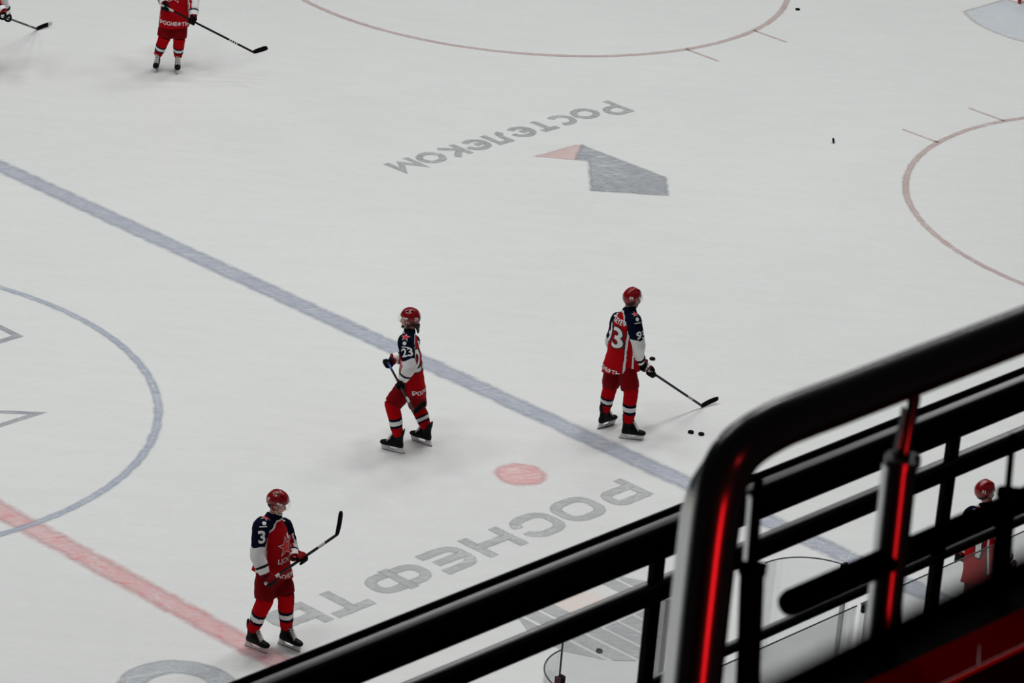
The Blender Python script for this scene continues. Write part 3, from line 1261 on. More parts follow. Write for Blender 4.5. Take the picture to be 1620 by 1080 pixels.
def make_stick(name, top, heel, tip, label, blade_up, tape_mat=None, grip_mat=None, grip_len=.18, tip_mat=None):
    top, heel, tip = V(top), V(heel), V(tip)
    o = empty(name, heel, label, 'hockey stick', 'hockey sticks held by the skaters')
    d = (top-heel).normalized()
    g = Geo().tube([heel, top], [(.0155, .0115)]*2, 12, power=4, roundcaps=False)
    G('shaft', g, M['shaft'], o, 'auto')
    g = Geo().tube([top-d*grip_len, top-d*.01, top+d*.006], [(.0165, .0125), (.0168, .0128), (.019, .016)], 12, power=3)
    G('grip_tape', g, grip_mat or M['whitetape'], o)
    bd = (tip-heel)
    L = bd.length
    bu = V(blade_up)
    bu = (bu-bd*bu.dot(bd)/bd.length_squared).normalized()
    side = bd.normalized().cross(bu)
    rings = []
    pts = [(-.02, .020, .012), (.05, .030, .011), (.25, .036, .009), (.5, .038, .008), (.75, .038, .007), (.92, .034, .006), (1.0, .020, .005)]
    for t, hh, th in pts:
        c = heel+bd*t+side*.035*t*t*L/.3 + bu*(.012*t)
        rings.append((c, bu*hh, side*th))
    g = Geo().loft(rings, 14, power=3)
    G('blade', g, tape_mat or M['tape'], o)
    if tip_mat:
        rings = [(c, a*1.06, b*1.25) for c, a, b in rings[4:]]
        G('blade_tip', Geo().loft(rings, 14, power=3), tip_mat, o)
    # white maker marks down the shaft
    g = Geo()
    for k in range(4):
        c = lerp(heel, top, .18+.025*k)
        x = d.orthogonal().normalized()
        g.tube([c, c+d*.022], [(.0163, .0123)]*2, 12, power=4, roundcaps=False)
    G('shaft_marks', g, M['whitetape'], o)
    return o


def skater(label, J, face_az, torso_az, feet, head, number, grips=None, jersey_opts=None, hem_drop=.16, piping=True, white_cuff=True):
    """J: joints in world space. sides L and R are the skater's own."""
    base = (V(feet['L'][0])+V(feet['R'][0]))/2
    base.z = 0
    root = empty('person', base, label, 'person', 'hockey players on the ice')
    f = az(torso_az)
    l = V((-f.y, f.x, 0))
    U = V((0, 0, 1))
    # skates first, they carry the ankles
    for s in 'LR':
        ank, sup = make_skate(root, V(feet[s][0]), feet[s][1], feet[s][2] if len(feet[s]) > 2 else 0)
        J['ankle'+s] = ank
    pel = (J['hipL']+J['hipR'])/2
    shm = (J['shL']+J['shR'])/2
    neck = J['neck']
    chest = lerp(pel, shm, .62)+f*.01
    lat = (J['shL']-J['shR'])
    lat.normalize()
    hlat = (J['hipL']-J['hipR']).normalized()
    sp = curve_pts([pel, lerp(pel, shm, .45)-f*.005, shm, neck], 4)
    # --- body: one continuous figure
    gb = Geo()
    gb.loft([(pel-U*.06, hlat*.13, f*.09), (pel+U*.03, hlat*.155, f*.105), (lerp(pel, shm, .4), lat*.135, f*.10), (lerp(pel, shm, .72), lat*.165, f*.115),
             (lerp(pel, shm, .95), lat*.165, f*.095), (lerp(shm, neck, .45), lat*.09, f*.075), (lerp(shm, neck, .8), lat*.06, f*.062)], 20)
    gb.tube([lerp(shm, neck, .3), neck, lerp(neck, J['head'], .6)], [.068, .062, .058], 16)
    for s in 'LR':
        gb.tube(curve_pts([lerp(shm, J['sh'+s], .75), J['elbow'+s], J['wrist'+s]], 5), interp([.058, .045, .031], 5), 14)
        gb.ball(J['wrist'+s], .036, .036, .036)
        gb.tube(curve_pts([J['hip'+s], J['knee'+s], J['ankle'+s]], 5), interp([.088, .060, .034], 5), 14)
        gb.tube([J['ankle'+s], J['ankle'+s]-U*.09, J['ankle'+s]-U*.11+az(feet[s][1])*.09], [.034, .032, .026], 12)
    hf, hl, hu, hm = make_head(root, gb, J['head'], face_az, head.get('pitch', 0), 0, head.get('hair', True), head.get('text'), head.get('beard', False))
    link('body', fuse('body', gb, .0075, 3), M['skin'], root)

    # --- trousers
    gp = Geo()
    gp.loft([(pel-U*.12, hlat*.16, f*.12), (pel-U*.03, hlat*.195, f*.150), (pel+U*.08, hlat*.20, f*.15), (pel+U*.16, hlat*.185, f*.135)], 24, power=2.3)
    for s in 'LR':
        h, kn = J['hip'+s], J['knee'+s]
        d = (kn-h).normalized()
        gp.tube([h+U*.02, lerp(h, kn, .35), lerp(h, kn, .7), lerp(h, kn, .96)], [.105, .120, .122, .116], 20, roundcaps=False)
    rip = lambda p: .010*noise.noise(p*7.0)+.005*noise.noise(p*17.0)
    me = fuse('hockey_pants', gp, .012, 4, rip)
    link('hockey_pants', me, M['pants'], root)

    # --- socks over shin pads
    for s in 'LR':
        kn, an = J['knee'+s], J['ankle'+s]
        fs_ = az(feet[s][1])
        d = (an-kn).normalized()
        gs = Geo()
        pts, rad = [], []
        for t, r_ in ((-.12, .088), (0.02, .094), (.15, .088), (.35, .086), (.55, .083), (.75, .074), (.92, .064), (1.0, .060)):
            pts.append(lerp(kn, an, t)+fs_*(.014*math.sin(PI*min(1, max(0, t)))) - fs_*.012*(1 if .3 < t < .7 else 0))
            rad.append((r_, r_*1.05))
        gs.tube(pts, rad, 20, roundcaps=False)
        me = fuse('sock', gs, .0085, 2, lambda p: .004*noise.noise(p*20.0))
        ax_ = (an-kn)
        L2 = ax_.length_squared

        def sc_(c, n):
            t = (c-kn).dot(ax_)/L2
            if .40 < t <= .485 or .625 < t <= .71:
                return 1
            if .485 < t <= .625:
                return 2
            return 0
        paint(me, sc_)
        link('sock', me, [M['sock'], M['navy'], M['white']], root)

    # --- jersey
    gj = Geo()
    hem = pel-U*hem_drop+f*.005
    rings = [(hem, hlat*.246, f*.212), (pel-U*.0, hlat*.234, f*.196), (lerp(pel, shm, .3), lerp(hlat, lat, .3)*.215, f*.172),
             (lerp(pel, shm, .6), lat*.222, f*.172), (lerp(pel, shm, .82), lat*.225, f*.165), (lerp(pel, shm, 1.0), lat*.205, f*.135),
             (lerp(shm, neck, .38), lat*.145, f*.11), (lerp(shm, neck, .80), lat*.090, f*.088), (lerp(shm, neck, 1.05), lat*.076, f*.078)]
    gj.loft(rings, 32, power=2.2)
    for s, sg in (('L', 1), ('R', -1)):
        sh, el, wr = J['sh'+s], J['elbow'+s], J['wrist'+s]
        pts = curve_pts([lerp(shm, sh, .55)-U*.01, sh, lerp(sh, el, .55), el, lerp(el, wr, .40), lerp(el, wr, .68)], 4)
        gj.tube(pts, interp([.080, .100, .092, .085, .076, .068], 4), 20, roundcaps=True)

    def fold(p):
        return .011*noise.noise(p*V((6.5, 6.5, 4.0)))+.006*noise.noise(p*15.0)
    fold = lambda p: .012*noise.noise(V((p.x*6.5, p.y*6.5, p.z*4.0)))+.006*noise.noise(p*15.0)
    me = fuse('jersey', gj, .0085, 5, fold)
    hz, nz_ = hem.z, neck.z

    def jc(c, n):
        best = None
        for s, sg in (('L', 1), ('R', -1)):
            sh, el, wr = J['sh'+s], J['elbow'+s], J['wrist'+s]
            t1, d1 = closest(c, sh, el)
            t2, d2 = closest(c, el, wr)
            t, d = (t1, d1) if d1 <= d2 else (1+max(0, t2), d2)
            if best is None or d < best[0]:
                best = (d, t, s, sg, sh, el, wr)
        d, t, s, sg, sh, el, wr = best
        out = (lat*sg)
        q = c-pel
        tau = q.dot(shm-pel)/(shm-pel).length_squared
        q = c-(pel+(shm-pel)*tau)
        side = q.dot(lat)*sg
        # distance to the torso axis in the lateral direction
        tt = min(2.0, max(0.0, t))
        foot_ = (sh+(el-sh)*tt) if tt < 1 else (el+(wr-el)*(tt-1))
        away = (c-foot_)
        away = away.normalized() if away.length > 1e-6 else out
        arm = d < .132 and n.dot(away) > .60 and side > .13 and t > -.3
        h = (c.z-hz)/(nz_-hz)
        if arm:
            bone = (el-sh) if t < 1 else (wr-el)
            bone = bone.normalized()
            o2 = (out-bone*out.dot(bone))
            b_ = -f if o2.length < .2 else o2.normalized()
            k = n.dot(b_)
            vee = .80-.10*abs(n.dot(f))
            if t > 1.92:
                return 0
            if t < .38:
                return 1
            if k < -.45:
                return 0
            if k < -.22:
                return 2
            if t < vee:
                return 1
            return 2
        # yoke
        thr = .965-.19*max(0, min(1, (abs(side)-.05)/.15))
        if h > thr:
            return 1
        if h > thr-.026:
            return 2
        # side piping
        a_ = math.degrees(math.atan2(q.dot(f), q.dot(lat)*sg))
        if -22 < a_ < -13 and h < .78 and piping:
            return 2
        if -25 < a_ <= -22 and h < .76 and piping:
            return 1
        if 10 < a_ < 17 and h < .72:
            return 2
        return 0
    paint(me, jc)
    jr = link('jersey', me, [M['red'], M['navy'], M['white']], root)
    # --- gloves
    if grips:
        for s in 'LR':
            if s in grips:
                gp_, ax_, th = grips[s]
                make_glove(root, J['wrist'+s], J['elbow'+s], V(gp_), ax_, white_cuff, th)
    return root, jr, hm, dict(f=f, l=l, lat=lat, pel=pel, shm=shm, neck=neck)


def lettering(jr, text, centre, normal, up, height, name='number', bold=.05, outline=True, xscale=1.0, reach=.25, col='print_white'):
    o = None
    if outline:
        bm = text_mesh(text, height, bold+.055, .12, xscale)
        decal(name+'_outline', bm, M['print_black'], jr, centre, normal, up, .005, jr, reach)
    bm = text_mesh(text, height, bold, .12, xscale)
    return decal(name, bm, M[col], jr, centre, normal, up, .0085, jr, reach)


def shoulder_marks(jr, hitpx, star_r=.05, up=V((0, 0, 1))):
    """red star with a white rim, then a small white crest and a bar under it"""
    (sx, sy), (ex, ey), (bx, by) = hitpx
    h, n = hit_on(jr, sx, sy)
    if h:
        decal('star_rim', star_bm(star_r*1.22), M['print_white'], jr, h, n, up, .005, jr, .08)
        decal('star', star_bm(star_r), M['print_red'], jr, h, n, up, .0085, jr, .08)
    h, n = hit_on(jr, ex, ey)
    if h:
        bm = bmesh.new()
        bmesh.ops.create_circle(bm, cap_ends=True, radius=.024, segments=12)
        refine(bm, .015)
        decal('crest', bm, M['print_white'], jr, h, n, up, .006, jr, .08)
    h, n = hit_on(jr, bx, by)
    if h:
        decal('bar', rect_bm(.085, .010), M['print_white'], jr, h, n, up, .006, jr, .08)


def maker(base):
    D0 = V(base).dot(FH)
    return lambda px, py, dd=0.0: on_fh(px, py, D0+dd)


def report(tagname, J):
    if not DEBUG:
        return
    for s in 'LR':
        print(file=open('/tmp/w/dbg.txt','a'), *[tagname, s, 'upper %.2f fore %.2f thigh %.2f shin %.2f' % ((J['sh'+s]-J['elbow'+s]).length, (J['elbow'+s]-J['wrist'+s]).length,
              (J['hip'+s]-J['knee'+s]).length, (J['knee'+s]-J['ankle'+s]).length), 'shw %.2f' % (J['shL']-J['shR']).length, 'hip %.2f z %.2f neck z %.2f head z %.2f' % ((J['hipL']-J['hipR']).length, J['hipL'].z, J['neck'].z, J['head'].z)])


DEBUG = False

# ---- skater 93: seen from behind, looking away to the right
fl, fr = V((7.60, -6.67, 0)), V((7.575, -7.115, 0))
P = maker((fl+fr)/2)
J = dict(neck=P(996, 486, -.02), head=P(1000.5, 471, .0), shL=P(979, 506, .17), shR=P(1003, 506, -.17),
         elbowL=P(968, 543, .36), wristL=P(985, 563, .40), elbowR=P(1010, 545, -.20), wristR=P(1012, 572, -.03),
         hipL=P(975, 574, .09), hipR=P(990, 576, -.07), kneeL=P(965, 611, .10), kneeR=P(998, 617, -.17))
heel = on_z(1110, 641.5, .03)
grip = P(1018, 580, .04)
sd = (grip-heel).normalized()
top = heel+sd*1.42
gL = heel+sd*1.33
J['wristL'] = gL+V((0, 0, .06))-az(-20)*.06
root, jr, hm, T = skater('hockey player seen from behind wearing 93, looking away to the right', J, -8, -22, dict(L=(fl, -3), R=(fr, -50)), dict(hair=True, text='93', pitch=.12), '93', hem_drop=.11,
                 grips=dict(R=(grip, sd, 1), L=(gL, sd, 1)))
report('93', J)
bn = -T['f']
lettering(jr, '93', lerp(T['pel'], T['shm'], .69)+bn*.17, bn, V((0, 0, 1)), .265, bold=.02, xscale=1.0, reach=.2)
lettering(jr, 'SERGEYEV', lerp(T['pel'], T['shm'], 1.04)+bn*.14, bn, V((0, 0, 1)), .066, 'name_lettering', bold=.03, outline=False, xscale=.86, reach=.2)
lettering(jr, 'РОСНЕФТЬ', lerp(T['pel'], T['shm'], -.08)+bn*.17, bn, V((0, 0, 1)), .05, 'hem_lettering', bold=.03, outline=False, reach=.2)
shoulder_marks(jr, ((1004.5, 497), (1008, 505), (1009, 511)), .035)
sn = (T['f']*.30-T['l']).normalized()
lettering(jr, '93', lerp(J['shR'], J['elbowR'], .50)+sn*.09, sn, V((0, 0, 1)), .10, 'sleeve_number', .03, False, reach=.12)
tip = on_z(1133, 630, .05)
make_stick('hockey_stick', top, heel, tip, 'black hockey stick with its blade on the ice, held by the skater wearing 93', V((0, 0, 1)))

# ---- skater 23: gliding to the left, stick carried level
ff, fb = V((4.905, -5.585, 0)), V((5.36, -5.63, 0))
P = maker((ff+fb)/2)
J = dict(neck=P(649, 520, .0), head=P(648, 503.5, 0), shL=P(642, 540, -.21), shR=P(652, 540, .17),
         elbowL=P(648, 580, -.36), wristL=P(642, 607, -.40), elbowR=P(640, 566, .36), wristR=P(621, 566, .30),
         hipL=P(648, 604, -.09), hipR=P(657, 604, .10), kneeL=P(621, 640, -.16), kneeR=P(661, 643, .22))
gR, gL = P(613.5, 573, .20), P(634, 615, -.34)
sd = (gL-gR).normalized()
top = gR-sd*.07
heel = top+sd*1.22
heel = P(656, 652, -1.02)
sd = (heel-gR).normalized()
top = gR-sd*.06
gL = gR+sd*((gL-gR).dot(sd))
J['wristL'] = gL+V((0, 0, .07))+az(-45)*.035
root, jr, hm, T = skater('hockey player gliding left wearing sleeve number 23, dark hair below his helmet', J, 128, 94, dict(L=(ff, 112), R=(fb, 101)), dict(hair='long', text='23', pitch=.05, beard=True), '23', piping=False,
                 grips=dict(R=(gR, sd, -1), L=(gL, sd, -1)))
report('23', J)
bn = -T['f']
lettering(jr, '23', lerp(T['pel'], T['shm'], .70)+bn*.17, bn, V((0, 0, 1)), .29, bold=.02, reach=.2)
lettering(jr, 'РОСНЕФТЬ', lerp(T['pel'], T['shm'], -.08)+bn*.17, bn, V((0, 0, 1)), .05, 'hem_lettering', bold=.03, outline=False, reach=.2)
shoulder_marks(jr, ((641.5, 533), (640, 543), (641, 549)), .048)
h, n = hit_on(jr, 644, 557)
if h:
    lettering(jr, '23', h, n, J['shL']-J['elbowL'], .10, 'sleeve_number', .03, False, reach=.1)
tip = heel+RH*.10+V((0, 0, .045))+FH*.19
make_stick('hockey_stick', top, heel, tip, 'hockey stick with blue grip carried level by the skater wearing 23', V((0, 0, 1))-RH*.3, grip_mat=M['blue'], grip_len=.26)

# ---- skater 3: near the centre line, stick raised in front
fR, fL = V((.005, -8.355, 0)), V((.325, -8.55, 0))
P = maker((fR+fL)/2)
J = dict(neck=P(434, 813, .0), head=P(439.5, 793.5, -.01), shR=P(413, 832, -.18), shL=P(448, 832, .18),
         elbowR=P(407, 877, -.31), wristR=P(418, 906, -.37), elbowL=P(459, 864, .16), wristL=P(469, 876, .02),
         hipR=P(420, 907, -.09), hipL=P(441, 906, .09), kneeR=P(419, 948, -.15), kneeL=P(452, 942, -.02))
gR, gL = P(427, 918, -.36), P(474, 883.5, .03)
sd = (gL-gR).normalized()
top = gR-sd*.06
heel = P(533, 845.5, .43)
sd = (heel-gR).normalized()
top = gR-sd*.06
gL = gR+sd*((gL-gR).dot(sd))
J['wristL'] = gL-sd*.02-RH*.07+V((0, 0, .03))
root, jr, hm, T = skater('hockey player wearing sleeve number 3, standing where the red line meets the railing', J, -62, -76, dict(R=(fR, -80), L=(fL, -80)), dict(hair=True, text='3', pitch=.32), '3', hem_drop=.0,
                 grips=dict(R=(gR, sd, 1), L=(gL, sd, 1)))
report('3', J)
fn = T['f']
c0 = lerp(T['pel'], T['shm'], .58)+fn*.17
decal('chest_star', star_bm(.125, .42, .86), M['print_white'], jr, c0+V((0, 0, .05)), fn, V((0, 0, 1)), .006, jr, .2)
decal('chest_star_heart', star_bm(.09, .42), M['print_red'], jr, c0+V((0, 0, .05)), fn, V((0, 0, 1)), .007, jr, .2)
lettering(jr, 'ЦСКА', c0-V((0, 0, .11)), fn, V((0, 0, 1)), .055, 'chest_lettering', .02, False, reach=.2)
lettering(jr, 'РОСНЕФТЬ', lerp(T['pel'], T['shm'], .06)+fn*.17, fn, V((0, 0, 1)), .045, 'hem_lettering', bold=.03, outline=False, reach=.2)
decal('chest_patch', rect_bm(.05, .06), M['print_white'], jr, lerp(T['pel'], T['shm'], .88)+fn*.15+T['lat']*.09, fn, V((0, 0, 1)), .006, jr, .2)
shoulder_marks(jr, ((420.5, 818.5), (418, 827.5), (416.5, 833)), .05)
h, n = hit_on(jr, 414.5, 849)
if h:
    lettering(jr, '3', h, n, V((0, 0, 1)), .13, 'sleeve_number', .05, False, reach=.1)
tip = P(541.5, 810, .47)
make_stick('hockey_stick', top, heel, tip, 'hockey stick raised across the body of the skater wearing 3, blade upright', sd, grip_mat=M['whitetape'], grip_len=.2)

# ---- far skater facing us, cut by the top of the picture
f1, f2 = on_z(248, 110), on_z(280.5, 112.5)
P = maker((f1+f2)/2)
J = dict(neck=P(277, -66, .02), head=P(276, -84, -.02), shR=P(254, -48, .03), shL=P(300, -48, .0),
         elbowR=P(250, -10, .06), wristR=P(257, 6, -.14), elbowL=P(308, -8, .05), wristL=P(307, 22, -.10),
         hipR=P(268, 24, .0), hipL=P(285, 24, .0), kneeR=P(260, 60, -.06), kneeL=P(283.5, 62, -.07))
heel = P(401, 82.5, -.12)
gR, gL = P(263, 12, -.30), P(304.5, 33, -.24)
sd = (gR-heel).normalized()
top = gR+sd*.06
gL = heel+sd*((gL-heel).dot(sd))
J['wristR'] = gR+V((0, 0, .05))-RH*.03+FH*.05
J['wristL'] = gL+V((0, 0, .08))+FH*.04+RH*.01
root, jr, hm, T = skater('hockey player facing the camera, cut off above the waist by the top edge', J, -140, -136, dict(R=(f1, -140), L=(f2, -132)), dict(hair=True, text='8'), '8',
                 grips=dict(R=(gR, sd, 1), L=(gL, sd, 1)))
report('far', J)
fn = T['f']
lettering(jr, 'РОСНЕФТЬ', lerp(T['pel'], T['shm'], -.10)+fn*.17, fn, V((0, 0, 1)), .055, 'hem_lettering', bold=.03, outline=False, reach=.2)
decal('chest_star', star_bm(.13, .42, .86), M['print_white'], jr, lerp(T['pel'], T['shm'], .5)+fn*.17, fn, V((0, 0, 1)), .006, jr, .2)
make_stick('hockey_stick', top, heel, P(424.5, 75.5, -.16), 'long black hockey stick slanting right from the far skater facing us', V((0, 0, 1)))

# ---- skater at the left edge: only an arm shows
f1, f2 = on_z(-58, 112), on_z(-30, 118)
P = maker((f1+f2)/2)
J = dict(neck=P(-30, -66, .02), head=P(-27, -84, -.02), shL=P(-25, -50, .19), shR=P(-18, -46, -.18),
         elbowR=P(0, -10, -.24), wristR=P(11, 20, -.16), elbowL=P(-12, -8, .24), wristL=P(-22, 10, .22),
         hipL=P(-40, 20, .08), hipR=P(-34, 21, -.08), kneeL=P(-50, 58, .04), kneeR=P(-32, 60, -.06))
heel = on_z(58, 45.5, .03)
gR = P(13, 29, -.10)
sd = (gR-heel).normalized()
gL = gR+sd*.45
top = gL+sd*.08
J['wristL'] = gL+V((0, 0, .07))+FH*.04
J['elbowL'] = lerp(J['shL'], J['wristL'], .52)-RH*.12-V((0, 0, .06))
root, jr, hm, T = skater('hockey player at the left edge, only a sleeve and a gloved hand showing', J, -50, -62, dict(L=(f1, -50), R=(f2, -60)), dict(hair=True, text='9'), '9',
                 grips=dict(R=(gR, sd, 1), L=(gL, sd, 1)))
report('left', J)
make_stick('hockey_stick', top, heel, on_z(80, 37, .06), 'hockey stick with a pale blade tip reaching in at the left edge', V((0, 0, 1)), tip_mat=M['whitetape'])

# ---- skater 71 behind the acrylic at the boards
f1, f2 = V((6.62, -12.90, 0)), V((6.60, -13.32, 0))
P = maker((f1+f2)/2)
J = dict(neck=P(1562, 795, -.02), head=P(1558.5, 776.5, .0), shL=P(1537, 814, .18), shR=P(1579, 812, -.16),
         elbowL=P(1527, 856, .24), wristL=P(1521, 876, .10), elbowR=P(1588, 856, -.14), wristR=P(1594, 886, .02),
         hipL=P(1546, 898, .08), hipR=P(1566, 900, -.09), kneeL=P(1540, 944, .08), kneeR=P(1569, 948, -.16))
gL, gR = P(1518, 882, .10), P(1600, 893, .06)
root, jr, hm, T = skater('hockey player with helmet number 71 standing behind scuffed acrylic at the boards', J, -12, -24, dict(L=(f1, -10), R=(f2, -35)), dict(hair=True, text='71', pitch=.1), '71',
                 grips=dict(L=(gL, V((0, 0, 1)), 1), R=(gR, V((0, 0, 1)), 1)))
report('71', J)
bn = -T['f']
lettering(jr, '71', lerp(T['pel'], T['shm'], .52)+bn*.17, bn, V((0, 0, 1)), .29, bold=.02, reach=.2)

# ------------------------------------------------------------------ goal at the end of the rink
o = empty('goal_frame', (GOAL_X, 0, 0), 'red goal frame with white net behind the pale blue crease', 'goal')
g = Geo()
for s in (-1, 1):
    g2 = Geo().tube([(GOAL_X, s*.945, 0.03), (GOAL_X, s*.945, 1.20)], .03, 14)
    G('goal_post', g2, M['goalred'], o)
G('crossbar', Geo().tube([(GOAL_X, -.945, 1.22), (GOAL_X, .945, 1.22)], .03, 14), M['goalred'], o)
G('base_frame', Geo().tube(curve_pts([(GOAL_X, -.945, .03), (GOAL_X+.7, -.9, .03), (GOAL_X+1.1, -.45, .03), (GOAL_X+1.1, .45, .03), (GOAL_X+.7, .9, .03), (GOAL_X, .945, .03)], 6), .025, 10), M['net'], o)
g = Geo()
N = 14
for k in range(N+1):
    y = -.92+1.84*k/N
    xb = GOAL_X+1.08-.35*(abs(y)/.92)**3
    g.tube([(GOAL_X, y, 1.2), (GOAL_X+.5, y, 1.12), (xb, y, .05)], .006, 5)
for k in range(9):
    z = .1+.12*k
    g.tube(curve_pts([(GOAL_X, -.93, z), (GOAL_X+.6-.2*z, -.88, z), (GOAL_X+1.05-.5*z, -.4, z), (GOAL_X+1.05-.5*z, .4, z), (GOAL_X+.6-.2*z, .88, z), (GOAL_X, .93, z)], 4), .006, 5)
G('net', g, M['net'], o)

# ------------------------------------------------------------------ railings of the upper stand
YB = -30.0


def xbar(p0, p1, x0, x1, y):
    """line through two seen points of the plane y, extended to x0..x1"""
    a, b = on_y(p0[0], p0[1], y), on_y(p1[0], p1[1], y)
    s = (b.z-a.z)/(b.x-a.x)
    return V((x0, y, a.z+s*(x0-a.x))), V((x1, y, a.z+s*(x1-a.x))), s


def bar(name, p_top, p_bot, y, x0, x1, depth, m_, parent, bevel):
    """level bar; p_top / p_bot: pixels of its upper and lower outline at one place"""
    a, b = on_y(p_top[0], p_top[1], y), on_y(p_bot[0], p_bot[1], y)
    zt, zb = a.z, b.z
    return zt, zb


ctrB = on_y(1100, 850, YB)
railB = empty('metal_railing', (ctrB.x, YB, 16), 'long black guard railing of flat bars crossing the lower right', 'railing')


def level_bar(name, px, ptop, pbot, y, x0, x1, hd, parent, m_, bevel, shrink=0.0):
    """horizontal bar of half depth hd, seen between rows ptop and pbot at column px"""
    rt, rb = ray(px, ptop), ray(px, pbot)
    # silhouette: far top edge and near bottom edge of the profile
    t = (y+hd*.55-CAM.y)/rt.y
    zt = CAM.z+rt.z*t
    t = (y-hd*.55-CAM.y)/rb.y
    zb = CAM.z+rb.z*t
    g = Geo().box(((x0+x1)/2, y, (zt+zb)/2), (x1-x0)/2, hd, (zt-zb)/2)
    G(name, g, m_, parent, True, bevel)
    return zt, zb


ZB = on_y(1465, 1000, YB).z
XB0, XB1 = ctrB.x-3.5, ctrB.x+4.5
zt1, zb1 = level_bar('top_bar', 800, 917, 984, YB, XB0, XB1, .026, railB, M['railb'], .007)
g = Geo().box(((XB0+XB1)/2, YB+.026, zt1-.002), (XB1-XB0)/2, .006, .011)  # matte lip added to keep a dark line above the bar's highlight
G('edge_lip', g, M['padding'], railB, False, .003)
zt2, zb2 = level_bar('middle_bar', 800, 1012, 1054.5, YB, XB0, XB1, .018, railB, M['railb'], .010)
zt3, zb3 = level_bar('lower_bar', 1204, 993, 1013, YB, XB0, XB1, .014, railB, M['railb'], .008)
for px0, py0, px1 in ((1038, 905, 0), (1503, 735, 0)):
    c = on_y(px0, py0, YB)
    g = Geo().box((c.x, YB, (zt1-.02+ZB)/2), .021, .012, (zt1-.02-ZB)/2)
    G('post', g, M['railb'], railB, False, .004)
for dx in (-1, 2):
    a, b = on_y(1038, 905, YB), on_y(1503, 735, YB)
    x = a.x+(b.x-a.x)*dx
    g = Geo().box((x, YB, (zt1-.02+ZB)/2), .021, .012, (zt1-.02-ZB)/2)
    G('post', g, M['railb'], railB, False, .004)

# near railing: bent handrail and slim posts
YA = -33.5
A1, A2 = on_y(1330, 633.5, YA), on_y(1620, 521.5, YA)
sA = (A2.z-A1.z)/(A2.x-A1.x)
railA = empty('metal_railing', (A1.x, YA, 18.2), 'near glossy black handrail with a bent end pole and slim posts', 'railing')
RA = .0252
def fd(px, py):
    return on_y(px, py, YA)
foot = fd(1104, 1080)
head_ = fd(1134, 800)
dirp = (head_-foot).normalized()
ctrl = [foot-dirp*.35, foot, lerp(foot, head_, .5), fd(1135, 808), fd(1149, 748), fd(1177, 706), fd(1225, 675), fd(1278, 653), A1, lerp(A1, A2, .5), A2, A2+(A2-A1)*1.2]
pts = curve_pts(ctrl, 8)
G('handrail', Geo().tube(pts, RA, 24), M['rail'], railA)
# added steel strip imitating the bright rim reflection on pole and bend
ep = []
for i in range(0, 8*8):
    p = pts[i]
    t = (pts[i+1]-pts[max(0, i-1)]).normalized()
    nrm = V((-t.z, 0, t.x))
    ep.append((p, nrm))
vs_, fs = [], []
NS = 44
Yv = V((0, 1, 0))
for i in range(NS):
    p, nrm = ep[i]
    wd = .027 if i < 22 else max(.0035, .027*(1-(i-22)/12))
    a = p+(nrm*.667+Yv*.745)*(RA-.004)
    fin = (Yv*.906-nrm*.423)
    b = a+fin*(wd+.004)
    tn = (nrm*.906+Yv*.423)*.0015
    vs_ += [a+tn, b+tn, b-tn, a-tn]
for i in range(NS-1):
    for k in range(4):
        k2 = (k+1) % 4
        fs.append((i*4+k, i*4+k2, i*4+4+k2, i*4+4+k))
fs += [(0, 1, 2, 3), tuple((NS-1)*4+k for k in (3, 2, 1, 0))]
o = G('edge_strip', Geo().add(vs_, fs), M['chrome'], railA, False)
o['label'] = 'added pale steel strip in place of a rim highlight'

ZK = 18.22         # top of the kerb the posts stand on


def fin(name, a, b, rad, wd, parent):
    """added flat polished strip imitating the bright rim reflection of an upright"""
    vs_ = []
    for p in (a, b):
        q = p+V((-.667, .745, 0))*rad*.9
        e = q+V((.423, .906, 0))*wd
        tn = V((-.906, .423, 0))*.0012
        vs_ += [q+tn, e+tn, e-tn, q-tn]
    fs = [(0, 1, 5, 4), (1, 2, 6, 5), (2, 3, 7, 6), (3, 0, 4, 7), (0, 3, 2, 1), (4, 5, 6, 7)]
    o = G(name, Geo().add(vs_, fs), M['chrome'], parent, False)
    o['label'] = 'added pale steel strip in place of a rim highlight'
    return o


def slim_post(px_top, py_top, px_bot, py_bot, w_px, rod_top, rod_px, y, m_, strips):
    t, b = on_y(px_top, py_top, y), on_y(px_bot, py_bot, y)
    sc_ = (t-CAM).dot(fwd)/FPX
    d = (b-t).normalized()
    b2 = V((t.x+(b.x-t.x)*((ZK+.0-t.z)/(b.z-t.z)), y, ZK))
    g = Geo().tube([t, b2], w_px*sc_/2, 18, roundcaps=False)
    pst = G('post', g, m_, railA, 'auto')
    g = Geo().tube([t-V((0, 0, .004)), t+V((0, 0, .004))], w_px*sc_/2*1.16, 18, roundcaps=False)
    g.ball(t+V((.35*w_px*sc_, -.3*w_px*sc_, .004)), .004, seg=10).ball(t+V((-.35*w_px*sc_, -.3*w_px*sc_, .004)), .004, seg=10)
    G('post_cap', g, m_, pst, 'auto')
    r = on_y(rod_top[0], rod_top[1], y)
    rod = G('support_rod', Geo().tube([t-d*(-.01), r], rod_px*sc_/2, 12), m_, railA)
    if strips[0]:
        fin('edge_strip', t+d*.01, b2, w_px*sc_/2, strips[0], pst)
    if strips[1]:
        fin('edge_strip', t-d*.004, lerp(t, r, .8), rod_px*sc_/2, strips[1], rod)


slim_post(1190, 900, 1183, 1080, 40, (1200, 760), 17, YA, M['matte'], (0, .009))
slim_post(1428, 728, 1400, 985, 50, (1447, 628), 20, YA, M['rail'], (.011, .009))
slim_post(1594, 780, 1580, 930, 31, (1602, 690), 11, YA, M['matte'], (0, 0))
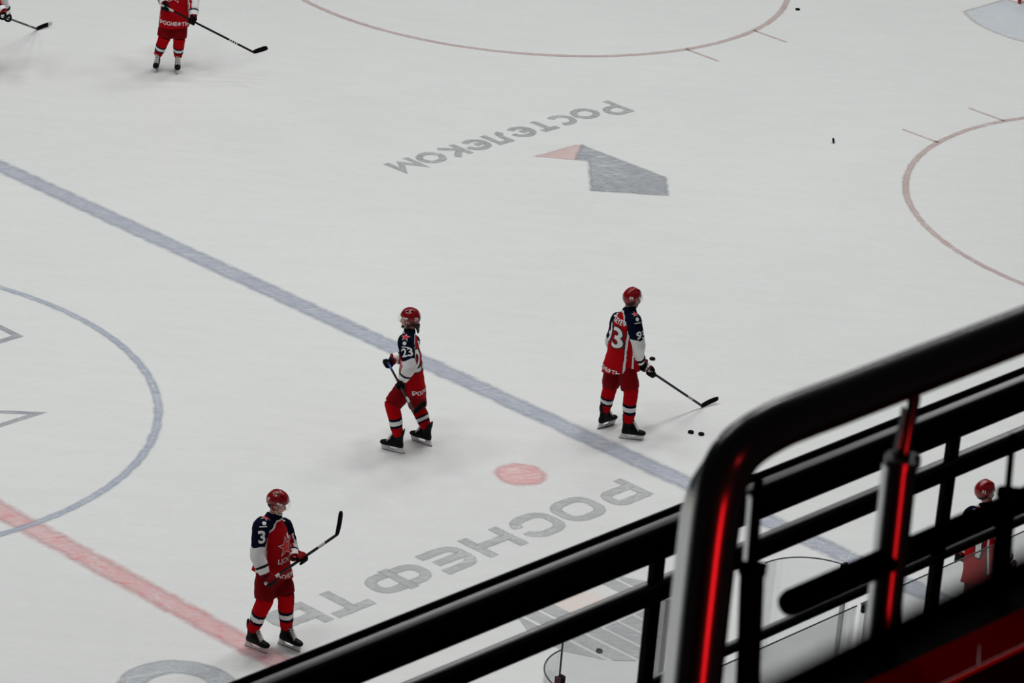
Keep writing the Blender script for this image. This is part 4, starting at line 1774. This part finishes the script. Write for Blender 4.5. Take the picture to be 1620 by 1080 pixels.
# mid rail with a rounded free end
a, b = fd(1252, 953), fd(1520, 835)
zc = lerp(a, b, .5)
sc_ = (a-CAM).dot(fwd)/FPX
G('mid_rail', Geo().tube([a, b, b+(b-a)*2.0], 45*sc_/2, 18), M['matte'], railA)

# kerb, floor and stairs of the stand
kf = on_z(1500, 950, ZK)
kn = on_z(1560, 1049, ZK)
g = Geo().box((A1.x+.4, (kf.y+kn.y)/2, ZK-.062), 2.2, abs(kf.y-kn.y)/2, .06)
k_ = G('floor_stand', g, M['concrete'], smooth=False, bevel=.006)
tag(k_, 'dark step of the stand with red light painted on its top', kind='structure')
ym = kn.y+.46*(kf.y-kn.y)
g = Geo().box((A1.x+.4, (ym+kn.y)/2, ZK-.0022), 2.2, abs(ym-kn.y)/2, .0022)  # painted red glow on the near part; far part stays black
G('red_glow_layer', g, M['redglow'], k_, smooth=False)
g = Geo().box((A1.x+.4, kn.y+.0015, ZK-.0006), 2.2, .0005, .0006)
G('step_nosing', g, M['nosing'], k_, False)
t0 = on_z(1547.5, 1052, ZK)
t1 = on_z(1549.5, 1020, ZK)
g = Geo().add([t0+V((-.0012, 0, .0008)), t0+V((.0012, 0, .0008)), t1+V((.0004, 0, .0008)), t1+V((-.0004, 0, .0008))], [(0, 1, 2, 3)])
G('seam', g, M['nosing'], k_, False)
o = G('trim_1', Geo().box((A1.x+.4, kn.y-.35, ZK-.66), 2.2, .34, .06), M['concrete'], smooth=False)
tag(o, 'dark lower tread of the stand', kind='structure')
g = Geo().box((ctrB.x+.5, (YB+.03-33.3)/2, ZB-.05), 4.6, (33.33+YB)/2, .05)
o = G('trim_2', g, M['concrete'], smooth=False)
tag(o, 'dark concrete deck under the guard railing', kind='structure')
g = Geo().box((A1.x+.4, (kf.y+kn.y)/2, (ZK-.12+ZB)/2), 2.2, .04, (ZK-.12-ZB)/2)
o = G('wall_stand', g, M['concrete'], smooth=False)
tag(o, 'dark riser wall under the near railing', kind='structure')

# very near slim dark rail, far out of focus
YN = -35.17
na, nb = on_y(1306, 1060, YN), on_y(1602, 912, YN)
o = empty('guard_cable', (na.x, YN, na.z), 'blurred dark cable very near the camera above the red-lit step', 'cable')
dn = (nb-na)
sc_ = (na-CAM).dot(fwd)/FPX
G('cable', Geo().tube([na-dn*1.5, nb+dn*1.5], 60*sc_/2, 14), M['dark'], o)
for e, nm in ((na-dn*1.5, 'end_fitting'), (nb+dn*1.5, 'end_fitting')):
    G(nm, Geo().tube([e, e-V((0, 0, 1.3))], .012, 10), M['rail'], o)

# ------------------------------------------------------------------ light: banks above the ice
w = bpy.data.worlds.new('world')
bpy.context.scene.world = w
w.use_nodes = True
bg = w.node_tree.nodes['Background']
bg.inputs[0].default_value = (0.5, 0.52, 0.55, 1)
bg.inputs[1].default_value = 0.05


def area(name, loc, target, sx, sy, power, col=(1, 1, 1)):
    ld = bpy.data.lights.new(name, 'AREA')
    ld.shape = 'RECTANGLE'
    ld.size, ld.size_y = sx, sy
    ld.energy = power
    ld.color = col
    o = bpy.data.objects.new(name, ld)
    COL.objects.link(o)
    o.location = loc
    d = (V(target)-V(loc)).normalized()
    o.rotation_euler = d.to_track_quat('-Z', 'Y').to_euler()
    return o


PW = 1650
for x in (-14, 2, 18, 34):
    for y in (-7, 9):
        area('ice_floodlight', (x, y, 32), (x*.98, y*.9, 0), 9, 5, PW, (1.0, 1.0, 0.99))
# red lamp of the concourse above the stair
rl = bpy.data.lights.new('red_concourse_lamp', 'AREA')
rl.energy = 30
rl.size = .5
rl.color = (1, .035, .04)
o = bpy.data.objects.new('red_concourse_lamp', rl)
COL.objects.link(o)
o.location = CAM+RH*2.6-FH*.6+V((0, 0, .9))
d = (fd(1500, 950)-o.location).normalized()
o.rotation_euler = d.to_track_quat('-Z', 'Y').to_euler()

# upright red light strip low behind the photographer's right
rl2 = bpy.data.lights.new('red_light_strip', 'AREA')
rl2.shape = 'RECTANGLE'
rl2.size, rl2.size_y = .26, 1.3
rl2.energy = 150
rl2.color = (1, .01, .015)
o = bpy.data.objects.new('red_light_strip', rl2)
COL.objects.link(o)
pole = fd(1120, 950)
o.location = pole-FH*3.7+RH*1.25-V((0, 0, 1.75))
d = (pole-o.location)
o.rotation_euler = V((d.x, d.y, 0)).to_track_quat('-Z', 'Y').to_euler()
